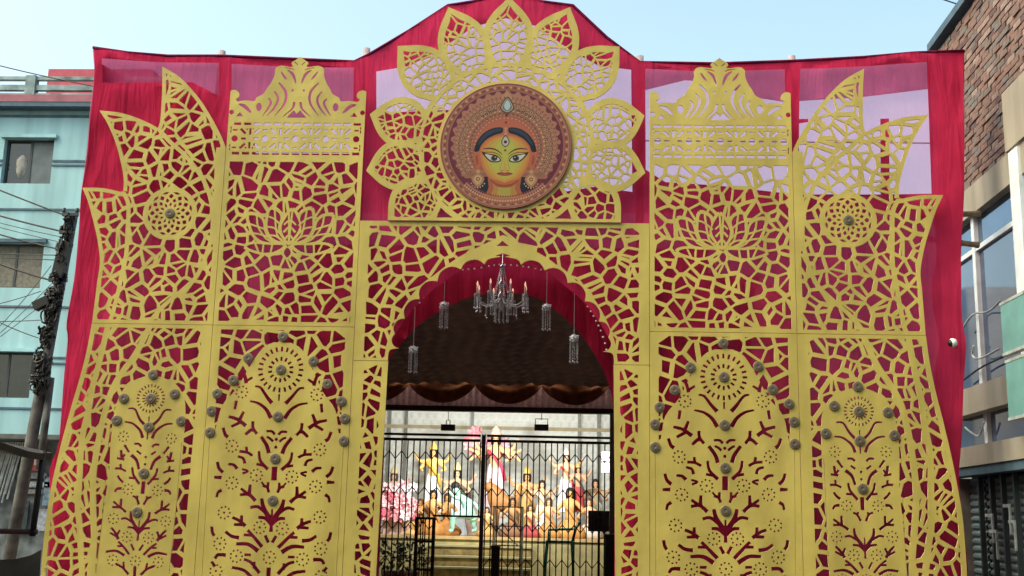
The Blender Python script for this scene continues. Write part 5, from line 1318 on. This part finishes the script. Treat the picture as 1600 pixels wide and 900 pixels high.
wire(Q(1000, 220, 2.2), Q(1720, 226, 2.2), .0, .009, 'thin level wire crossing in front of the brick building', 'wires over the roofs')
wire(Q(1440, -12, 3.), Q(1512, 12, 3.), .0, .010, 'short wire reaching the brick building roof edge', 'wires over the roofs')

# ================================================================== brick building
rv = _f + _r * ((921 - 800) / FPX) + _u * ((450 - 815) / FPX); DV = Vector((rv.x, rv.y, 0)).normalized()
NV = Vector((-DV.y, DV.x, 0))                   # wall normal, towards the street
W0 = Q(1500, 700, 2.4)
W0.z = 0
def wq(px, py, off=0.0):
    d = _f + _r * ((px - 800) / FPX) + _u * ((450 - py) / FPX)
    t = (W0 + NV * off - CAM).dot(NV) / d.dot(NV); p = CAM + d * t
    return ((p - W0).dot(DV), p.z)
MW = Matrix(((DV.x, -NV.x, 0, W0.x), (DV.y, -NV.y, 0, W0.y), (0, 0, 1, 0), (0, 0, 0, 1)))   # local x along wall, local -y to the street
br = empty('brick_building', (0, 0, 0), label='brick and cream building with blue glass front beside the gate', cat='building'); br.matrix_world = MW
SN, SF = wq(1760, 700)[0], wq(1464, 95)[0]                   # near and far end along the wall
zr = wq(1468, 75)[1]; zbk = wq(1509, 305)[1]; zwt = wq(1530, 333)[1]; ztr = wq(1499, 408)[1]; zm1 = wq(1504, 615)[1]; zm0 = wq(1503, 655)[1]; zl1 = wq(1500, 706)[1]; zl0 = wq(1499, 735)[1]
scr = wq(1568, 200, .1)[0]                             # left end of the cream panel
sm_ = wq(1530, 500)[0]; spost = wq(1588, 330, .1)[0]
CREAM = mat('cream_plaster', (.31, .28, .225), .85, var=.2, scale=1.5, bump=.1, stretch=(2, 1, .5)); MORT = mat('mortar', (.17, .13, .12), .95, var=.3, scale=8)
BGL = mat('blue_glass', (.03, .06, .14), .06, var=.15, spec=1.0); BGL.node_tree.nodes['Principled BSDF'].inputs['IOR'].default_value = 1.9
SKG = mat('mirror_glass', (.13, .20, .30), .05, .75, var=.12, spec=1.0); WHF = mat('white_frame', (.62, .68, .72), .6, var=.12)
b = MB(); b.bb(SN, SF, .02, .45, zbk, zr); b.build('brick_wall', MORT, br); bw = bpy.data.objects['brick_wall']
BR = [mat('brick_' + n_, c, .9, var=.25, scale=25, bump=.3, bscale=120) for n_, c in (('red', (.20, .115, .095)), ('brown', (.175, .112, .095)), ('dark', (.11, .062, .06)), ('pale', (.27, .19, .165)), ('grey', (.15, .125, .115)))]
bl_, bh, bt = .205, .062, .05
bmes = []
for m_ in BR:
    x = MB(); x.bb(-bl_ / 2, bl_ / 2, -bt, .0, -bh / 2, bh / 2); me = x.mesh('brick'); me.materials.append(m_); bmes.append(me)
rr = random.Random(77); rest = {i: MB() for i in range(5)}; nb_ = 0
row = 0; z = zbk + bh / 2 + .006; cand = []
while z + bh / 2 < zr:
    s = SN + (row % 2) * .108
    while s < SF:
        cand.append((s, z, row)); s += .217
    z += .0735; row += 1
vis0, vis1 = wq(1600, 100)[0], wq(1495, 100)[0]
cand.sort(key=lambda c: c[0] if vis0 - .1 < c[0] < vis1 + .3 else 99 + abs(c[0]))
cand = [c for c in cand if not (c[0] < scr + .1 and c[1] < wq(1568, 159)[1] + .0)]
for i, (s, z, row) in enumerate(cand):
    k = rr.choices(range(5), (34, 26, 14, 9, 17))[0]; off = rr.uniform(.0, .02); ds = rr.gauss(0, .005)
    if i < 300: child(bmes[k], 'brick', bw, (s + ds, off, z + rr.gauss(0, .002)))
    else: rest[k].bb(s + ds - bl_ / 2, s + ds + bl_ / 2, off - bt, off, z - bh / 2, z + bh / 2)
allr = MB()
for k in range(5):
    allr.mi = k; allr.add(rest[k].v, rest[k].f)
me = bpy.data.meshes.new('bricks'); me.from_pydata(allr.v, [], allr.f); me.polygons.foreach_set('material_index', allr.m)
link('bricks', me, BR, bw, kind='stuff')
b = MB(); b.bb(SN, SF, -.12, .5, zr + .001, zr + .10); b.build('roof_edge', TRIM, br)
b = MB(); b.bb(SN, scr, -.10, .3, zbk, wq(1568, 159)[1]); b.build('cream_panel', CREAM, br)
b = MB(); b.bb(SN, SF, -.07, .4, zwt, zbk - .001); b.build('lintel_band', CREAM, br)
b = MB(); b.bb(SN, SF, .15, .2, .03, zwt - .001); b.build('rear_lining', mat('dark_lining', (.01, .012, .018), .8), br)
for z0, z1, m_ in ((ztr + .03, zwt - .002, SKG), (zm1 + .001, ztr - .03, BGL), (zl1 + .001, zm0 - .001, BGL)):
    edges = [e for e in (SN, spost - .9, spost, sm_, sm_ + 1.1, sm_ + 2.2, sm_ + 3.3) if e < SF - .3] + [SF]
    for a, e in zip(edges, edges[1:]):
        b = MB(); b.bb(a + .02, e - .02, .03, .045, z0, z1); b.build('window_pane', m_, br)
for s_, w in [(q, .05) for q in (sm_, sm_ + 1.1, sm_ + 2.2, sm_ + 3.3) if q < SF - .1]:
    b = MB(); b.bb(s_ - w, s_ + w, -.02, .10, zm1 + .001, zwt - .001); b.build('mullion', WHF, br)
    b = MB(); b.bb(s_ - w - .06, s_ + w - .06, -.02, .10, zl1 + .001, zm0 - .001); b.build('mullion', WHF, br)
b = MB(); b.bb(spost - .13, spost + .13, -.10, .10, zm1, wq(1583, 246)[1]); b.build('white_post', WHF, br)
b = MB(); b.bb(SN, SF, -.01, .11, ztr - .029, ztr + .029); b.build('transom', WHF, br)
b = MB(); b.bb(SN, SF, -.12, .35, zm0, zm1); b.build('cream_band', CREAM, br)
b = MB(); b.bb(SN, SF, -.20, .35, zl0, zl1); b.build('cream_band', CREAM, br)
b = MB(); b.bb(SN, SF, -.18, .0, zl0 - .10, zl0 - .001); b.build('shutter_hood', TRIM, br)
# shutters: slats of pale steel
SLT = mat('steel_slat', (.20, .23, .235), .5, .3, var=.3, scale=6); SLG = mat('blue_grey_slat', (.19, .27, .30), .55, .2, var=.2, scale=6)
sA, sB = wq(1540, 850)[0], wq(1517, 850)[0]; nb_s = int((zl0 - .1) / .085)
slat = MB(); slat.add([(0, .02, 0), (1, .02, 0), (1, -.012, .03), (0, -.012, .03), (1, -.012, .058), (0, -.012, .058), (1, .02, .084), (0, .02, .084)], [(0, 1, 2, 3), (3, 2, 4, 5), (5, 4, 6, 7)])
s1m = slat.mesh('shutter_slat'); s1m.materials.append(SLT); s2m = slat.mesh('shutter_slat'); s2m.materials.append(SLG)
for (a, e, m_) in ((sA, sB, s2m), (wq(1640, 850)[0], sA - .06, s1m)):
    for k in range(nb_s):
        o = child(m_, 'shutter_slat', br, (a, .03, .03 + k * .085)); o.scale.x = e - a
for s_ in (sA - .03, wq(1560, 850)[0], wq(1578, 850)[0], wq(1598, 850)[0], wq(1618, 850)[0]):
    b = MB(); b.bb(s_ - .022, s_ + .022, -.06, -.005, .03, zl0 - .11); b.build('shutter_guide', FRAME, br)
for px, py, w in ((1556, 805, 28), (1584, 790, 24), (1562, 830, 30), (1592, 815, 22)):
    s_, zc_ = wq(px, py); b = MB(); b.bb(s_ - w * .004, s_ + w * .004, -.08, -.062, zc_ - .02, zc_ + .015); b.bb(s_ - w * .004, s_ - w * .004 + .03, -.081, -.061, zc_ - .3, zc_ - .0201); b.build('window_bar', PIP, br)
b = MB(); b.bb(sB + .03, sB + .2, -.14, .2, .03, zl0 - .11); b.build('pilaster', mat('grey_pilaster', (.20, .19, .18), .8, var=.2), br)
# turquoise sign boards hung on the front
TEAL = mat('teal_signboard', (.12, .29, .29), .5, var=.15, scale=3)
for (a, b_), (c, d), nm in (((1563, 478), (1640, 548), 'upper'), ((1571, 568), (1650, 648), 'lower')):
    s0, z1 = wq(a, b_, .34); s1, z0 = wq(c, d, .34); zz0 = wq(a, d + 6, .34)[1]
    root = empty('sign_board', (0, 0, 0), label=nm + ' blank teal board hung on the blue glass front', cat='sign board', group='teal boards'); root.matrix_world = MW
    b = MB(); b.bb(s1, s0, -.34, -.28, zz0, z1); b.build('panel', TEAL, root)
    b = MB(); b.bb(s1 - .01, s0 + .012, -.345, -.275, z1 + .0005, z1 + .03); b.bb(s1 - .01, s0 + .012, -.345, -.275, zz0 - .03, zz0 - .0005); b.build('edge_trim', PIP, root)
    b = MB(); b.bb(s0 - .35, s0 - .30, -.28, .0, (z1 + zz0) / 2 - .03, (z1 + zz0) / 2); b.build('bracket', FRAME, root)
# loose cables on the glass front
for k, pts in enumerate(([(1508, 520), (1528, 492), (1552, 487), (1572, 470)], [(1516, 688 - 20), (1526, 676), (1538, 681), (1546, 660)], [(1530, 540), (1528, 556), (1540, 560), (1570, 545)], [(1506, 600), (1540, 575), (1576, 558)])):
    q = [wq(*p) for p in pts]; loc0 = MW @ Vector((q[0][0], -.06, q[0][1])); pp = [MW @ Vector((s, -.06, z)) - loc0 for s, z in cr(q, 6)]
    b = MB(); b.tube(pp, .012, 5); b.build('loose_cable', PIP if k != 3 else BLKC, None, True, loc0, label=('pale loose cable across the tall blue glass', 'pale cable drooping in the low glass strip', 'pale cable curled beside the lower teal board', 'black cable rising across the blue glass')[k], cat='cable', group='loose cables on the glass')
# security camera
c = Q(1487, 536, -.02)
root = empty('security_camera', c, label='small white dome security camera with black lens on the crimson cloth', cat='camera')
kq = DIST / FPX
b = MB(); b.lathe([(0, 8 * kq), (5 * kq, 7 * kq), (7 * kq, 3 * kq), (7 * kq, 0), (6 * kq, -1 * kq)], n=16, rot=Matrix.Rotation(R(75), 3, 'Y')); b.build('dome', mat('white_plastic', (.7, .7, .7), .35), root, True)
b = MB(); b.lathe([(5.8 * kq, 0), (5.4 * kq, -3 * kq), (3.4 * kq, -5.5 * kq), (0, -6.5 * kq)], n=16, rot=Matrix.Rotation(R(75), 3, 'Y')); b.build('lens', BLK, root, True)
b = MB(); b.tube([(.04, .0, 0), (.07, .12, 0)], .012, 6); b.build('mount', GREYM, root)

# ================================================================== parked rickshaw at the edge
RY = -5.0; kr = (DIST + RY) / FPX
RCAN = mat('rickshaw_hood', (.022, .018, .018), .6, var=.3); RMET = mat('rust_red_rail', (.10, .03, .028), .6, var=.3); RBODY = mat('faded_tarpaulin', (.085, .07, .055), .8, var=.3, scale=4, bump=.3, bscale=20)
zr1, zr0 = Q(30, 674, RY).z, Q(85, 694, RY).z
xe = Q(84, 694, RY + 1.0).x; c = Vector((xe - 1.0, RY, 0))
root = empty('parked_rickshaw', c, label='dark hooded rickshaw parked at the roadside before the turquoise building', cat='rickshaw')
vs = []; fs = []; n = 20; m = 6
for i in range(n + 1):
    t = i / n; x = 1.0 - 2.0 * t
    for j in range(m + 1):
        y = -.15 + 1.15 * j / m; vs.append((x, y, zr0 + (zr1 - zr0) * (1 - (2 * t - 1) ** 2) * 1.4 + .02 * math.sin(j)))
for i in range(n):
    for j in range(m): a = i * (m + 1) + j; fs.append((a, a + 1, a + m + 2, a + m + 1))
me = bpy.data.meshes.new('roof'); me.from_pydata(vs, [], fs); o = link('roof', me, RCAN, root); sd_m = o.modifiers.new('thick', 'SOLIDIFY'); sd_m.thickness = .045; sd_m.offset = -1
zrail = Q(40, 838, RY).z
xp = Q(69, 700, RY + .9).x - c.x
for x in (xp, -.75):
    for y in (0.0, .9): b = MB(); b.tube([(x, y, zr0), (x - .02 * (1 if x > 0 else -1), y, zrail - .02)], .022, 8); b.build('post', RCAN, root, True)
for y in (0.0, .9):
    b = MB(); b.tube([(.99, y, zrail + .01), (-.85, y, zrail)], .018, 8); b.build('rail', RMET, root, True)
n = 18; vs = []; fs = []
for i in range(n + 1):
    t = i / n; x = 1.0 - 1.9 * t; zt_ = zrail - .06 - .10 * math.sin(t * 9) * (1 - t) - .05 * (1 - t)
    for j, q in enumerate((0, .3, .6, 1)): vs.append((x + .03 * math.sin(j * 2 + i), .97 - .06 * math.sin(q * 3) + .015 * math.sin(i * 1.7 + j), zt_ - q * (zt_ - .62)))
for i in range(n):
    for j in range(3): a = i * 4 + j; fs.append((a, a + 1, a + 5, a + 4))
me = bpy.data.meshes.new('side_cover'); me.from_pydata(vs, [], fs); me.shade_smooth(); link('side_cover', me, RBODY, root)
b = MB(); b.bb(-.85, .8, .0, .9, .55, .62); b.build('floor_pan', RCAN, root); b = MB(); b.bb(-.5, .5, .2, .8, .62, .95); b.build('seat', RMET, root)
wm_ = MB(); wm_.lathe([(.27, -.04), (.30, -.03), (.32, 0), (.30, .03), (.27, .04)], axis='y', n=24, caps=False); wme = wm_.mesh('wheel', True); wme.materials.append(BLK)
hm = MB(); 
for k in range(12): a = k * math.pi / 6; hm.tube([(0, 0, 0), (.28 * math.cos(a), 0, .28 * math.sin(a))], .006, 4)
hm.lathe([(.05, -.06), (.05, .06)], axis='y', n=10); hme = hm.mesh('hub', False); hme.materials.append(GREYM)
for x, y in ((-.6, -.05), (-.6, .95), (.75, .45)): o = child(wme, 'wheel', root, (x, y, .325)); child(hme, 'hub', o)
# ================================================================== unseen houses behind the viewer, added to shade the lower gate and bounce warm light
OPW = [mat('opposite_plaster_' + n_, c, .85, var=.15, scale=.8) for n_, c in (('ochre', (.34, .25, .15)), ('grey', (.26, .25, .24)), ('pink', (.36, .22, .18)))]
for k, (x0, x1, h, nm) in enumerate(((-26, -8.2, 12.5, 'ochre'), (-8, 7.8, 14.0, 'grey'), (8, 26, 11.5, 'pink'))):
    root = empty('unseen_street_house', ((x0 + x1) / 2, -15, 0), label='plain ' + nm + ' plastered house added unseen across the street to shade the gate', cat='building', group='added unseen houses across the street'); hw_ = (x1 - x0) / 2
    b = MB(); b.bb(-hw_, hw_, -8, 0, .01, h); b.build('wall', OPW[k], root); b = MB(); b.bb(-hw_ - .2, hw_ + .0, -8.2, .3, h + .001, h + .3); b.build('roof', CONC, root)
    for i in range(4):
        for j in range(2):
            x = -hw_ + (i + .5) * hw_ / 2; z = 4.2 + j * 3.0; w = MB(); w.bb(x - .7, x + .7, .001, .06, z, z + 1.4); wo = w.build('window', FRAME, root); g = MB(); g.bb(x - .62, x + .62, .061, .07, z + .08, z + 1.32); g.build('pane', GLD, wo)
    d = MB(); d.bb(-1, 1, .001, .06, .02, 2.4); d.build('door', FRAME, root)
